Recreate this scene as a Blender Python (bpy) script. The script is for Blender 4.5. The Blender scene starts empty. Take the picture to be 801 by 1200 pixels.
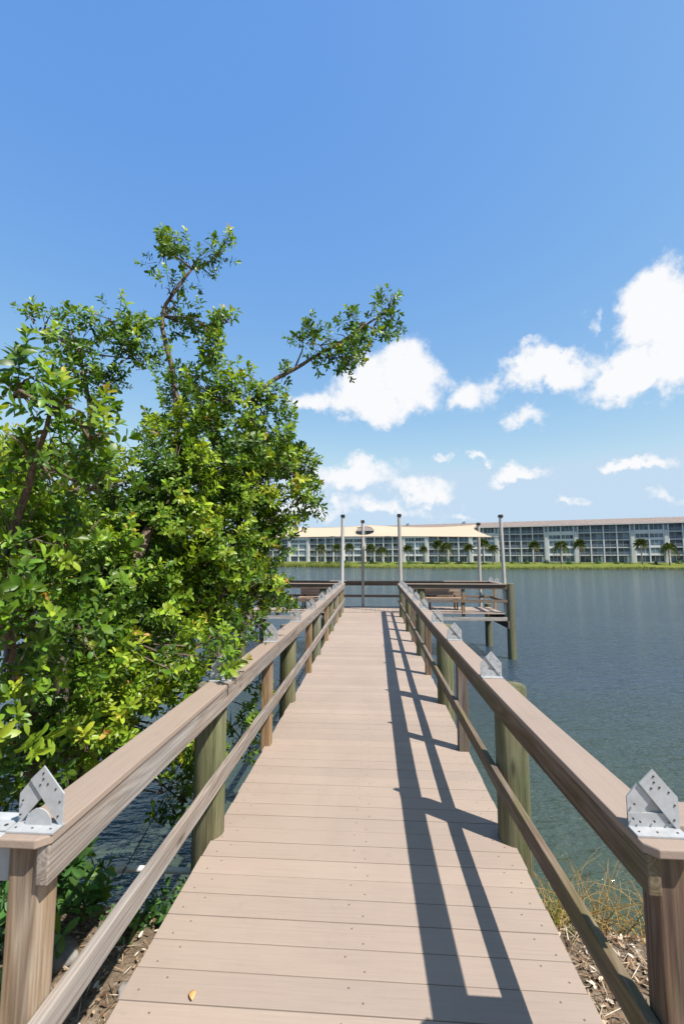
import bpy, bmesh, math, random
import numpy as np
from mathutils import Vector, Matrix, noise
random.seed(7)
RNG = np.random.default_rng(11)
S = bpy.context.scene
COL = S.collection
R = math.radians

# ------------------------------------------------------------------ helpers
class MB:
    """collects boxes, tubes and prisms in world coordinates; builds ONE mesh object"""
    def __init__(s): s.v = []; s.f = []; s.m = []
    def add(s, vs, fs, mi=0):
        o = len(s.v); s.v += [tuple(v) for v in vs]
        s.f += [tuple(o + i for i in f) for f in fs]; s.m += [mi] * len(fs)
    def box(s, x0, x1, y0, y1, z0, z1, mi=0, M=None):
        vs = [(x, y, z) for z in (z0, z1) for y in (y0, y1) for x in (x0, x1)]
        if M is not None: vs = [tuple(M @ Vector(v)) for v in vs]
        s.add(vs, [(0, 2, 3, 1), (4, 5, 7, 6), (0, 1, 5, 4), (2, 6, 7, 3), (0, 4, 6, 2), (1, 3, 7, 5)], mi)
    def tube(s, pts, rads, n=8, mi=0, cap=True):
        pts = [Vector(p) for p in pts]
        if not hasattr(rads, '__len__'): rads = [rads] * len(pts)
        rings = []; prev = None
        for i, p in enumerate(pts):
            d = (pts[min(i + 1, len(pts) - 1)] - pts[max(i - 1, 0)])
            d = d.normalized() if d.length > 1e-9 else Vector((0, 0, 1))
            if prev is None:
                a = d.orthogonal().normalized()
            else:
                a = (prev - d * prev.dot(d))
                a = a.normalized() if a.length > 1e-6 else d.orthogonal().normalized()
            prev = a; b = d.cross(a)
            rings.append([p + (a * math.cos(2 * math.pi * k / n) + b * math.sin(2 * math.pi * k / n)) * rads[i] for k in range(n)])
        vs = [q for r in rings for q in r]; fs = []
        for i in range(len(rings) - 1):
            for k in range(n):
                fs.append((i * n + k, i * n + (k + 1) % n, (i + 1) * n + (k + 1) % n, (i + 1) * n + k))
        if cap:
            fs.append(tuple(range(n - 1, -1, -1))); o = (len(rings) - 1) * n
            fs.append(tuple(o + k for k in range(n)))
        s.add(vs, fs, mi)
    def prism_xz(s, poly, y0, y1, mi=0, M=None):
        n = len(poly)
        vs = [(x, y0, z) for x, z in poly] + [(x, y1, z) for x, z in poly]
        if M is not None: vs = [tuple(M @ Vector(v)) for v in vs]
        fs = [tuple(range(n)), tuple(range(2 * n - 1, n - 1, -1))]
        fs += [(i, i + n, (i + 1) % n + n, (i + 1) % n) for i in range(n)]
        s.add(vs, fs, mi)
    def build(s, name, mats, parent=None, bevel=0, smooth=False, solid_normals=True, auto=None):
        me = bpy.data.meshes.new(name)
        off = root_loc(parent)
        me.from_pydata([(x - off.x, y - off.y, z - off.z) for x, y, z in s.v], [], s.f)
        mats = mats if isinstance(mats, (list, tuple)) else [mats]
        for m in mats: me.materials.append(m)
        me.polygons.foreach_set('material_index', s.m)
        if solid_normals:
            bm = bmesh.new(); bm.from_mesh(me); bmesh.ops.recalc_face_normals(bm, faces=bm.faces); bm.to_mesh(me); bm.free()
        if smooth: me.polygons.foreach_set('use_smooth', [True] * len(me.polygons))
        o = bpy.data.objects.new(name, me); COL.objects.link(o)
        if parent is not None: o.parent = parent
        if auto: me.set_sharp_from_angle(angle=R(auto))
        if bevel:
            b = o.modifiers.new('soft_edges', 'BEVEL'); b.width = bevel; b.segments = 2; b.limit_method = 'ANGLE'
        return o

def root_loc(o):
    if o is None: return Vector((0, 0, 0))
    while o.parent is not None: o = o.parent
    return o.location.copy()

def tag(o, label=None, cat=None, group=None, kind=None):
    if label: o['label'] = label
    if cat: o['category'] = cat
    if group: o['group'] = group
    if kind: o['kind'] = kind
    return o

def thing(name, loc, label, cat, group=None):
    o = bpy.data.objects.new(name, None); COL.objects.link(o)
    o.location = loc; o.empty_display_size = 0.2
    return tag(o, label, cat, group)

def children(o): return [c for c in bpy.data.objects if c.parent == o]
def copy_tree(o, parent=None):
    c = o.copy(); COL.objects.link(c)
    if parent is not None: c.parent = parent
    for ch in children(o): copy_tree(ch, c)
    return c

def np_mesh(name, V, Q, mat, parent=None, attrs=None, smooth=True):
    """quads only, numpy arrays"""
    off = root_loc(parent)
    me = bpy.data.meshes.new(name)
    V = (np.asarray(V, dtype=np.float32) - np.array(off, dtype=np.float32))
    Q = np.asarray(Q, dtype=np.int32)
    me.vertices.add(len(V)); me.vertices.foreach_set('co', V.ravel())
    me.loops.add(Q.size); me.loops.foreach_set('vertex_index', Q.ravel())
    me.polygons.add(len(Q))
    me.polygons.foreach_set('loop_start', np.arange(0, Q.size, 4, dtype=np.int32))
    me.polygons.foreach_set('use_smooth', np.full(len(Q), smooth))
    me.update(calc_edges=True); me.validate()
    for k, a in (attrs or {}).items():
        at = me.attributes.new(k, 'FLOAT', 'POINT'); at.data.foreach_set('value', np.asarray(a, dtype=np.float32))
    me.materials.append(mat)
    o = bpy.data.objects.new(name, me); COL.objects.link(o)
    if parent is not None: o.parent = parent
    return o

# ------------------------------------------------------------------ materials
class NT:
    def __init__(s, name):
        s.m = bpy.data.materials.new(name); s.m.use_nodes = True
        s.t = s.m.node_tree; s.t.nodes.clear()
        s.out = s.n('ShaderNodeOutputMaterial')
    def n(s, typ, **kw):
        nd = s.t.nodes.new(typ)
        for k, v in kw.items(): setattr(nd, k, v)
        return nd
    def l(s, a, b): s.t.links.new(a, b)
    def inp(s, nd, **kw):
        for k, v in kw.items():
            sock = nd.inputs[k.replace('_', ' ')]
            if hasattr(v, 'links') or hasattr(v, 'is_output'): s.l(v, sock)
            else: sock.default_value = v
        return nd
    def pos(s, scale=(1, 1, 1), rot=(0, 0, 0)):
        g = s.n('ShaderNodeNewGeometry'); mp = s.n('ShaderNodeMapping')
        mp.inputs['Scale'].default_value = scale; mp.inputs['Rotation'].default_value = rot
        s.l(g.outputs['Position'], mp.inputs['Vector']); return mp.outputs[0]
    def noise(s, vec, scale=1, detail=4, rough=.55, dist=0):
        nd = s.n('ShaderNodeTexNoise'); s.l(vec, nd.inputs['Vector'])
        nd.inputs['Scale'].default_value = scale; nd.inputs['Detail'].default_value = detail
        nd.inputs['Roughness'].default_value = rough; nd.inputs['Distortion'].default_value = dist
        return nd.outputs['Fac']
    def ramp(s, fac, stops):
        nd = s.n('ShaderNodeValToRGB'); cr = nd.color_ramp
        while len(cr.elements) < len(stops): cr.elements.new(.5)
        for e, (p, c) in zip(cr.elements, stops):
            e.position = p; e.color = (c[0], c[1], c[2], 1) if hasattr(c, '__len__') else (c, c, c, 1)
        s.l(fac, nd.inputs[0]); return nd.outputs[0]
    def mix(s, fac, a, b, typ='MIX'):
        nd = s.n('ShaderNodeMix', data_type='RGBA', blend_type=typ)
        for i, v in ((0, fac), (6, a), (7, b)):
            if hasattr(v, 'is_output'): s.l(v, nd.inputs[i])
            else: nd.inputs[i].default_value = (v if i == 0 else (v[0], v[1], v[2], 1))
        return nd.outputs[2]
    def math(s, op, a, b=0, c=0, clamp=False):
        nd = s.n('ShaderNodeMath', operation=op, use_clamp=clamp)
        for i, v in enumerate((a, b, c)):
            if hasattr(v, 'is_output'): s.l(v, nd.inputs[i])
            else: nd.inputs[i].default_value = v
        return nd.outputs[0]
    def bsdf(s, col, rough=.7, spec=.3, bump=None, bstr=.3, bdist=.01, metal=0):
        p = s.n('ShaderNodeBsdfPrincipled')
        for k, v in (('Base Color', col), ('Roughness', rough), ('Metallic', metal), ('Specular IOR Level', spec)):
            if hasattr(v, 'is_output'): s.l(v, p.inputs[k])
            else: p.inputs[k].default_value = (v[0], v[1], v[2], 1) if hasattr(v, '__len__') else v
        if bump is not None:
            b = s.n('ShaderNodeBump'); b.inputs['Strength'].default_value = bstr; b.inputs['Distance'].default_value = bdist
            s.l(bump, b.inputs['Height']); s.l(b.outputs[0], p.inputs['Normal'])
        s.l(p.outputs[0], s.out.inputs['Surface']); return p

def simple(name, col, rough=.6, metal=0, var=.15, scale=6, spec=.3):
    t = NT(name)
    f = t.noise(t.pos(), scale, 5)
    c = t.ramp(f, [(.3, [x * (1 - var) for x in col]), (.7, [min(1, x * (1 + var)) for x in col])])
    t.bsdf(c, rough, spec, f, .15, .01, metal); return t.m

def wood(name, axis, dark, mid, light, moss=0.0, mosscol=(.10, .12, .03), figure=1.0):
    t = NT(name)
    sc = [24, 24, 24]; sc[axis] = .55
    p = t.pos(sc)
    fine = t.noise(p, 4.5, 9, .78)
    sc2 = [9, 9, 9]; sc2[axis] = .42
    p2 = t.pos(sc2)
    warp = t.noise(p2, .9, 3, .5)
    rings = t.math('FRACT', t.math('MULTIPLY', warp, 15.0))
    rings = t.math('ABSOLUTE', t.math('SUBTRACT', rings, .5))          # growth rings, cathedral figure
    streak = t.noise(t.pos([x * .35 for x in sc]), 1.3, 4, .6)
    f = t.math('ADD', t.math('MULTIPLY', fine, .66), t.math('MULTIPLY', rings, .34 * figure))
    f = t.math('ADD', f, t.math('MULTIPLY', t.math('SUBTRACT', streak, .5), .7))
    crack = t.noise(t.pos([x * 1.3 if i != axis else .7 for i, x in enumerate(sc)]), 2.2, 5, .6)
    c = t.ramp(f, [(.20, dark), (.40, mid), (.64, light)])
    c = t.mix(t.ramp(crack, [(.29, .7), (.37, 0)]), c, [x * .45 for x in dark])
    # grey weathering in broad patches
    grey = t.noise(t.pos([2.2 if i != axis else .5 for i in range(3)]), 1.5, 3)
    c = t.mix(t.ramp(grey, [(.45, 0), (.7, .55)]), c, t.ramp(f, [(.2, [sum(mid) / 3 * .7] * 3), (.7, [sum(light) / 3 * 1.05] * 3)]))
    if moss:
        mo = t.noise(t.pos(), 3.2, 6, .65)
        c = t.mix(t.ramp(mo, [(.5 - .12 * moss, 0), (.74, .85 * moss)]), c, mosscol)
    # nail heads and knots
    vo = t.n('ShaderNodeTexVoronoi'); scv = [6, 6, 6]; scv[axis] = 1.6
    t.l(t.pos(scv), vo.inputs['Vector']); vo.inputs['Scale'].default_value = 1.0
    c = t.mix(t.ramp(vo.outputs['Distance'], [(.05, .75), (.12, 0)]), c, [x * .55 for x in dark])
    t.bsdf(c, .82, .2, f, .55, .004); return t.m

def composite(name, axis, col, board_axis=None, pitch=.145, off=0.0):
    t = NT(name)
    sc = [60, 60, 60]; sc[axis] = 2.0
    f = t.noise(t.pos(sc), 1.5, 6, .65)
    blot = t.noise(t.pos(), 1.3, 5, .6)
    spk = t.noise(t.pos(), 40, 4, .7)
    g = t.math('ADD', t.math('MULTIPLY', f, .55), t.math('MULTIPLY', blot, .45))
    c = t.ramp(g, [(.25, [x * .84 for x in col]), (.5, col), (.75, [x * 1.12 for x in col])])
    c = t.mix(t.ramp(spk, [(.62, 0), (.8, .35)]), c, [x * .6 for x in col])
    if board_axis is not None:
        g2 = t.n('ShaderNodeNewGeometry'); sx = t.n('ShaderNodeSeparateXYZ'); t.l(g2.outputs['Position'], sx.inputs[0])
        k = t.math('FLOOR', t.math('DIVIDE', t.math('SUBTRACT', sx.outputs[board_axis], off), pitch))
        wn = t.n('ShaderNodeTexWhiteNoise', noise_dimensions='1D'); t.l(k, wn.inputs['W'])
        c = t.mix(1.0, c, t.ramp(wn.outputs['Value'], [(0, (.92, .92, .925)), (1, (1.05, 1.04, 1.03))]), 'MULTIPLY')
    wear = t.noise(t.pos((.9, .35, 1)), 1.6, 6, .7, .6)
    c = t.mix(t.ramp(wear, [(.48, 0), (.75, .28)]), c, [x * .70 for x in col])
    st = t.noise(t.pos(), 5.5, 7, .7)
    c = t.mix(t.ramp(st, [(.60, 0), (.78, .40)]), c, [x * .62 for x in col])
    t.bsdf(c, .72, .25, f, .35, .003); return t.m

M = {}
TAN = (.305, .238, .190)
M['deck'] = composite('composite_deck', 0, TAN, 1, .145, -1.0)
M['deck_long'] = composite('composite_platform', 1, TAN, 0, .145, -4.15)
M['cap_y'] = composite('composite_cap_along', 1, (.275, .21, .166))
M['cap_x'] = composite('composite_cap_across', 0, (.275, .21, .166))
GREY_SUNLIT = ((.095, .068, .050), (.205, .162, .130), (.34, .295, .255))  # left boards, colour lightened for the sun on their inner faces
BROWN = ((.068, .042, .027), (.15, .103, .070), (.25, .195, .145))
M['rail_left'] = wood('sunlit_weathered_board', 1, *GREY_SUNLIT)
M['rail_right'] = wood('mossy_weathered_board', 1, *BROWN, moss=.75, mosscol=(.105, .105, .025))
M['rail_x'] = wood('weathered_board_across', 0, *BROWN)
M['post'] = wood('brown_post', 2, (.085, .047, .024), (.245, .155, .082), (.43, .33, .215))
M['post_moss'] = wood('brown_mossy_post', 2, (.055, .03, .02), (.14, .085, .052), (.25, .18, .125), moss=.4)
M['pile'] = wood('green_treated_pile', 2, (.04, .035, .018), (.125, .115, .062), (.25, .225, .145), moss=.55, mosscol=(.085, .125, .045), figure=.5)
M['pole'] = wood('pale_pole', 2, (.27, .245, .21), (.43, .40, .36), (.55, .52, .48), figure=.5)
M['joist'] = wood('dark_joist', 1, (.05, .035, .025), (.11, .08, .06), (.2, .16, .12))
M['fascia'] = wood('grey_fascia', 0, (.16, .13, .11), (.32, .28, .24), (.48, .44, .39))
M['bench'] = wood('bench_board', 0, (.14, .08, .05), (.30, .19, .125), (.42, .30, .21))

def metal_white():
    t = NT('white_coated_metal')
    f = t.noise(t.pos(), 30, 6, .7); d = t.noise(t.pos(), 9, 5, .6)
    c = t.ramp(f, [(.3, (.32, .325, .33)), (.7, (.43, .435, .44))])
    c = t.mix(t.ramp(d, [(.50, 0), (.72, .65)]), c, (.26, .235, .205))
    t.bsdf(c, .45, .4, f, .1, .002, .15); return t.m
M['bracket'] = metal_white()
M['bolt_hole'] = simple('dark_bolt_hole', (.06, .055, .05), .5, .6)  # dark discs for the holes, their inner shade put into the colour
M['screw'] = simple('deck_screw_metal', (.16, .12, .10), .6, .3)
M['black'] = simple('black_cap', (.018, .018, .02), .5)
M['iron'] = simple('dark_iron', (.035, .032, .03), .5, .4)
M['pvc'] = simple('grey_white_pvc', (.58, .57, .55), .4)
M['greyboard'] = simple('grey_painted_board', (.36, .37, .37), .6, var=.1, scale=20)
M['concrete'] = simple('pale_concrete', (.38, .37, .35), .9, var=.25, scale=18)
M['rock'] = simple('grey_rock', (.20, .185, .165), .95, var=.4, scale=12)
M['rope'] = simple('pale_rope', (.45, .42, .36), .8)
M['cable'] = simple('dark_cable', (.03, .03, .03), .6)

def sail_mat():
    t = NT('cream_shade_cloth')
    w = t.noise(t.pos((1, 6, 1)), 2.2, 4)
    c = t.ramp(w, [(.3, (.49, .388, .282)), (.7, (.55, .438, .325))])
    d = t.n('ShaderNodeBsdfDiffuse'); tr = t.n('ShaderNodeBsdfTranslucent'); ms = t.n('ShaderNodeMixShader')
    t.l(c, d.inputs[0]); t.l(c, tr.inputs[0]); ms.inputs[0].default_value = .2
    t.l(d.outputs[0], ms.inputs[1]); t.l(tr.outputs[0], ms.inputs[2]); t.l(ms.outputs[0], t.out.inputs[0]); return t.m
M['sail'] = sail_mat()

def leaf_mat(name, stops, tl=.32):
    t = NT(name)
    a = t.n('ShaderNodeAttribute', attribute_name='age'); r = t.n('ShaderNodeAttribute', attribute_name='rnd')
    c = t.ramp(a.outputs['Fac'], stops)
    hs = t.n('ShaderNodeHueSaturation'); t.l(c, hs.inputs['Color'])
    t.l(t.math('ADD', .78, t.math('MULTIPLY', r.outputs['Fac'], .45)), hs.inputs['Value'])
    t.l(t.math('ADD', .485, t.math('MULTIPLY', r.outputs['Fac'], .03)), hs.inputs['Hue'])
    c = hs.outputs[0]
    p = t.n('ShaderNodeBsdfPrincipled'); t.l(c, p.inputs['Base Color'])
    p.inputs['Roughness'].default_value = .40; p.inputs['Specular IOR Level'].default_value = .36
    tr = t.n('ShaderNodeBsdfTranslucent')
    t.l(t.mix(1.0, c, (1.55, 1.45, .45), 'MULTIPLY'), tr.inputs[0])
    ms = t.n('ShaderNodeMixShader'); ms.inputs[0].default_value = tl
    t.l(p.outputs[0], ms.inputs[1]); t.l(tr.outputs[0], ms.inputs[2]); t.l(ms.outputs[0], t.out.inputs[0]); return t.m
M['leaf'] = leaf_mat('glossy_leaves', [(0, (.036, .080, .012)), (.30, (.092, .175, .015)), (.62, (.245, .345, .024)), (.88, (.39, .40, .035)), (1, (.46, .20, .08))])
M['shrubleaf'] = leaf_mat('broad_leaves', [(0, (.035, .085, .022)), (.6, (.07, .16, .035)), (1, (.24, .32, .04))])
M['palmleaf'] = leaf_mat('palm_fronds', [(0, (.04, .06, .015)), (.6, (.10, .13, .035)), (1, (.26, .20, .09))], .2)
M['bark'] = wood('brown_bark', 2, (.05, .032, .022), (.125, .085, .06), (.23, .17, .125))
M['palmtrunk'] = wood('palm_trunk', 2, (.13, .11, .09), (.24, .21, .18), (.34, .31, .27))

def water_mat():
    t = NT('lake_water')
    n1 = t.noise(t.pos((1.0, 2.0, 1), (0, 0, R(24))), 1.7, 3, .5, .4)
    n2 = t.noise(t.pos((1.0, 2.2, 1), (0, 0, R(-12))), 5.0, 3, .55, .3)
    n3 = t.noise(t.pos((1, 1.4, 1), (0, 0, R(40))), 14.0, 2, .5)
    h = t.math('ADD', t.math('MULTIPLY', n1, 1.0), t.math('ADD', t.math('MULTIPLY', n2, .50), t.math('MULTIPLY', n3, .22)))
    big = t.noise(t.pos((.05, .12, 1)), 1.0, 4)
    g = t.n('ShaderNodeNewGeometry'); sx = t.n('ShaderNodeSeparateXYZ'); t.l(g.outputs['Position'], sx.inputs[0])
    far_sky_tint = t.ramp(t.math('ADD', t.math('DIVIDE', sx.outputs[1], 20.0), t.math('MULTIPLY', big, .25)), [(.25, 0), (.75, 1)])
    c = t.mix(far_sky_tint, t.ramp(big, [(.3, (.034, .050, .014)), (.7, (.044, .060, .020))]), t.ramp(big, [(.3, (.026, .043, .064)), (.7, (.035, .055, .080))]))  # greener shallows by the bank; reflected sky blue put into the far base
    p = t.bsdf(c, .09, .5, h, 1.0, .085); p.inputs['IOR'].default_value = 1.33
    return t.m
M['water'] = water_mat()

def ground_mat():
    t = NT('ground_soil_and_lawn')
    g = t.n('ShaderNodeNewGeometry'); sx = t.n('ShaderNodeSeparateXYZ'); t.l(g.outputs['Position'], sx.inputs[0])
    n = t.noise(t.pos(), 9, 7, .7); n2 = t.noise(t.pos(), 45, 5, .7)
    soil = t.ramp(t.math('ADD', t.math('MULTIPLY', n, .5), t.math('MULTIPLY', n2, .5)), [(.3, (.045, .032, .022)), (.5, (.15, .11, .075)), (.68, (.30, .25, .19))])
    gn = t.noise(t.pos((1, 1, 1)), .35, 6, .65); gn2 = t.noise(t.pos((.06, .4, 1)), 1, 4, .6)
    lawn = t.ramp(t.math('ADD', t.math('MULTIPLY', gn, .5), t.math('MULTIPLY', gn2, .5)), [(.35, (.062, .085, .016)), (.5, (.112, .135, .026)), (.66, (.175, .18, .05))])
    edge = t.ramp(t.math('ADD', sx.outputs[2], t.math('MULTIPLY', gn, .6)), [(0, 0), (1, 1)])
    mud = t.math('MULTIPLY_ADD', t.math('ADD', sx.outputs[2], t.math('MULTIPLY', gn, .8)), 2.2, 2.1, clamp=True)
    far = t.mix(mud, (.09, .085, .03), lawn)
    c = t.mix(t.math('GREATER_THAN', sx.outputs[1], 60.0), soil, far)
    t.bsdf(c, .95, .1, n2, .6, .02); return t.m
M['ground'] = ground_mat()

def litter_mat():
    t = NT('dry_litter')
    a = t.n('ShaderNodeAttribute', attribute_name='rnd')
    c = t.ramp(a.outputs['Fac'], [(0, (.06, .035, .02)), (.4, (.20, .125, .07)), (.75, (.36, .26, .16)), (1, (.52, .46, .37))])
    t.bsdf(c, .85, .2); return t.m
M['litter'] = litter_mat()
M['straw'] = leaf_mat('dry_straw', [(0, (.22, .13, .035)), (.7, (.40, .27, .08)), (1, (.15, .20, .03))], .1)
M['reed'] = leaf_mat('reed_blades', [(0, (.10, .14, .025)), (.6, (.18, .22, .04)), (1, (.34, .30, .10))], .25)
M['fallen'] = simple('orange_leaf', (.62, .33, .12), .6)
# building
M['stucco'] = simple('pale_stucco', (.56, .54, .51), .9, var=.06, scale=.5)
M['slab'] = simple('white_trim', (.64, .62, .59), .8, var=.05, scale=.5)
M['roof'] = simple('tan_shingle', (.20, .16, .138), .95, var=.22, scale=1.2)
M['railgrey'] = simple('grey_railing', (.30, .33, .36), .6, var=.05)
M['door'] = simple('white_door', (.72, .72, .72), .6, var=.03)
M['clad'] = simple('blue_grey_cladding', (.24, .31, .36), .7, var=.08, scale=.6)
def hazed_glass(name, a, b):
    t = NT(name)
    f = t.noise(t.pos((.31, .31, .5)), 1.3, 3)
    c = t.ramp(f, [(.4, a), (.62, b)])
    t.bsdf(c, .18, .45); return t.m
M['glass'] = hazed_glass('hazed_dark_glass', (.03, .04, .052), (.15, .18, .21))  # all three glass colours lightened to stand in for distance haze
M['tealglass'] = hazed_glass('hazed_teal_glass', (.03, .065, .09), (.09, .15, .19))
M['paleglass'] = hazed_glass('hazed_pale_glass', (.10, .14, .18), (.24, .30, .35))

# ------------------------------------------------------------------ ground, water
def lerp(a, b, t): return a + (b - a) * t
SHORE = [(-600, 420), (-260, 300), (-110, 226), (-70, 200), (-32, 176), (0, 160), (20, 150), (40, 144.5), (95, 146.5), (200, 150), (600, 190)]
def shore_y(x):
    for (x0, y0), (x1, y1) in zip(SHORE, SHORE[1:]):
        if x <= x1: return lerp(y0, y1, max(0, (x - x0) / (x1 - x0)))
    return SHORE[-1][1]
def smooth(a, b, t):
    t = max(0, min(1, (t - a) / (b - a))); return t * t * (3 - 2 * t)
def ground_z(x, y):
    nz = noise.noise(Vector((x * .9, y * .9, 0))) * .05 + noise.noise(Vector((x * 3.1, y * 3.1, 4))) * .025
    crest = 2.75 + .25 * noise.noise(Vector((x * .6, 3, 0)))
    if y < crest: zn = -.34 + nz
    else: zn = max(-4.0, -.34 - (y - crest) * .74 + nz)
    if y > 60:
        d = y - shore_y(x) + 1.8 * noise.noise(Vector((x * .08, 7, 0))) + 1.2 * noise.noise(Vector((x * .31, 2, 0)))
        if d < 0: zf = max(-4.0, -1.40 + d * .3)
        else: zf = -1.40 + .22 * d if d < 5 else -.30 + .80 * smooth(5, 13, d)
        return max(zn, zf)
    return zn
def axis_vals(segs):
    out = []
    for a, b, st in segs:
        n = max(1, round((b - a) / st)); out += [a + (b - a) * i / n for i in range(n)]
    return out + [segs[-1][1]]
gx = axis_vals([(-2500, -600, 400), (-600, -60, 20), (-60, -6, 3), (-6, 5, .11), (5, 60, 3), (60, 220, 8), (220, 600, 40), (600, 2500, 400)])
gy = axis_vals([(-300, -20, 40), (-20, 0, 2), (0, 5.2, .11), (5.2, 10, 1.2), (10, 130, 20), (130, 240, 1.5), (240, 500, 20), (500, 3500, 500)])
V = [(x, y, ground_z(x, y)) for y in gy for x in gx]; nx = len(gx)
Q = [(j * nx + i, j * nx + i + 1, (j + 1) * nx + i + 1, (j + 1) * nx + i) for j in range(len(gy) - 1) for i in range(nx - 1)]
tag(np_mesh('ground', V, Q, M['ground']), kind='structure')
WZ = -1.40
tag(np_mesh('water', [(-2400, -2, WZ), (2400, -2, WZ), (2400, 420, WZ), (-2400, 420, WZ)], [(0, 1, 2, 3)], M['water'], smooth=False), kind='structure')
# concrete path beside the start of the boardwalk
b = MB(); b.box(.86, 3.4, -2.0, 2.06, -.5, -.13)
tag(b.build('path', M['concrete'], bevel=.02), kind='structure')

# ------------------------------------------------------------------ boardwalk
DX0, DX1 = -.997, .832
YEND = 14.86
walk = thing('boardwalk', (0, 0, 0), 'long straight boardwalk of tan cross planks on greenish round piles over the lake', 'boardwalk')
b = MB(); s = MB()
k = 0; y = -1.0
while y + .14 < YEND:
    e0 = random.uniform(-.004, .004); e1 = random.uniform(-.004, .004); dz = random.uniform(-.001, .001)
    b.box(DX0 + e0, DX1 + e1, y, y + .1405, -.026, dz)
    for xx in (-.93, -.86, -.12, -.05, .70, .77):
        for yy in ((.035,) if int(xx * 100) % 2 else (.105,)):
            cx = xx + random.uniform(-.012, .012); cy = y + yy + random.uniform(-.008, .008); r_ = .0042
            s.tube([(cx, cy, dz - .003), (cx, cy, dz + .0012)], r_, 7)
    y += .145; k += 1
b.build('deck', M['deck'], walk, bevel=.0025)
o = s.build('screws', M['screw'], walk); o['kind'] = 'stuff'
for x in (-.93, -.08, .765):
    b = MB(); b.box(x - .02, x + .02, -1, YEND, -.235, -.03); b.build('joist', M['joist'], walk)
PILE_Y = [3.05, 5.72, 8.42, 11.12, 13.8]
POST_Y = [1.50, 4.36, 7.06, 9.76, 12.46]
def pile(parent, x, y, z0, z1, r, name='pile', lean=0):
    b = MB(); pts = []; rs = []
    n = 9
    for i in range(n):
        t = i / (n - 1); z = lerp(z0, z1 - .012, t)
        pts.append((x + lean * t, y, z)); rs.append(r * (1.03 - .03 * t))
    pts.append((x + lean, y, z1)); rs.append(r * .90)
    b.tube(pts, rs, 18); return b.build(name, M['pile'], parent, smooth=True, auto=40)
for yy in PILE_Y:
    pile(walk, .852, yy, -3.5, .912, .097); pile(walk, -1.040, yy - .06, -3.5, .90, .097)
    b = MB(); b.box(-1.1, .93, yy + .12, yy + .16, -.43, -.24); b.build('cross_beam', M['joist'], walk)

def bracket_meshes(x, y, z, parent, w=1.0, style=0):
    """folded white plates standing on the cap rail, facing along the walkway"""
    b = MB(); T = Matrix.Translation((x, y, z))
    hw = .078 * w
    b.box(-hw, hw, -.050, .004, .001, .006, M=T)                         # foot flange
    if style: b.box(-hw, hw, -.003, .002, .006, .044, M=T)                # upright flange
    # right-hand band up to the apex
    b.prism_xz([(-.036, .128), (.004, .168), (hw, .092), (hw, .006), (.060, .006)], -.009, -.0045, M=T)
    b.prism_xz([(-.039, .124), (-hw, .086), (-hw, .006), (-.062, .006), (.002, .082)], -.002, .003, M=T)
    if not style:
        arc = [(.040 * math.cos(a), .006 + .046 * math.sin(a)) for a in [i * math.pi / 10 for i in range(11)]]
        b.prism_xz(arc, -.014, -.010, M=T)
    else:
        b.prism_xz([(-hw, .006), (hw, .006), (.07, .075), (-.002, .082), (-.05, .03)], .0035, .006, M=T)
    c = b
    for px_, pz_ in [(.005, .148), (.006, .132), (-.004, .115), (.022, .118), (.05, .105), (.066, .07), (.062, .03), (-.06, .07), (-.066, .03), (-.045, .022), (0.0, .024), (.045, .022)]:
        c.tube([(x + px_ * w, y - .0075, z + pz_), (x + px_ * w, y - .0112, z + pz_)], .0027, 8, mi=1)
    for px_ in (-.055, -.005, .05):
        c.tube([(x + px_, y - .03, z + .004), (x + px_, y - .03, z + .0075)], .003, 8, mi=1)
    return b.build('metal_bracket', [M['bracket'], M['bolt_hole']], parent)

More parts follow.
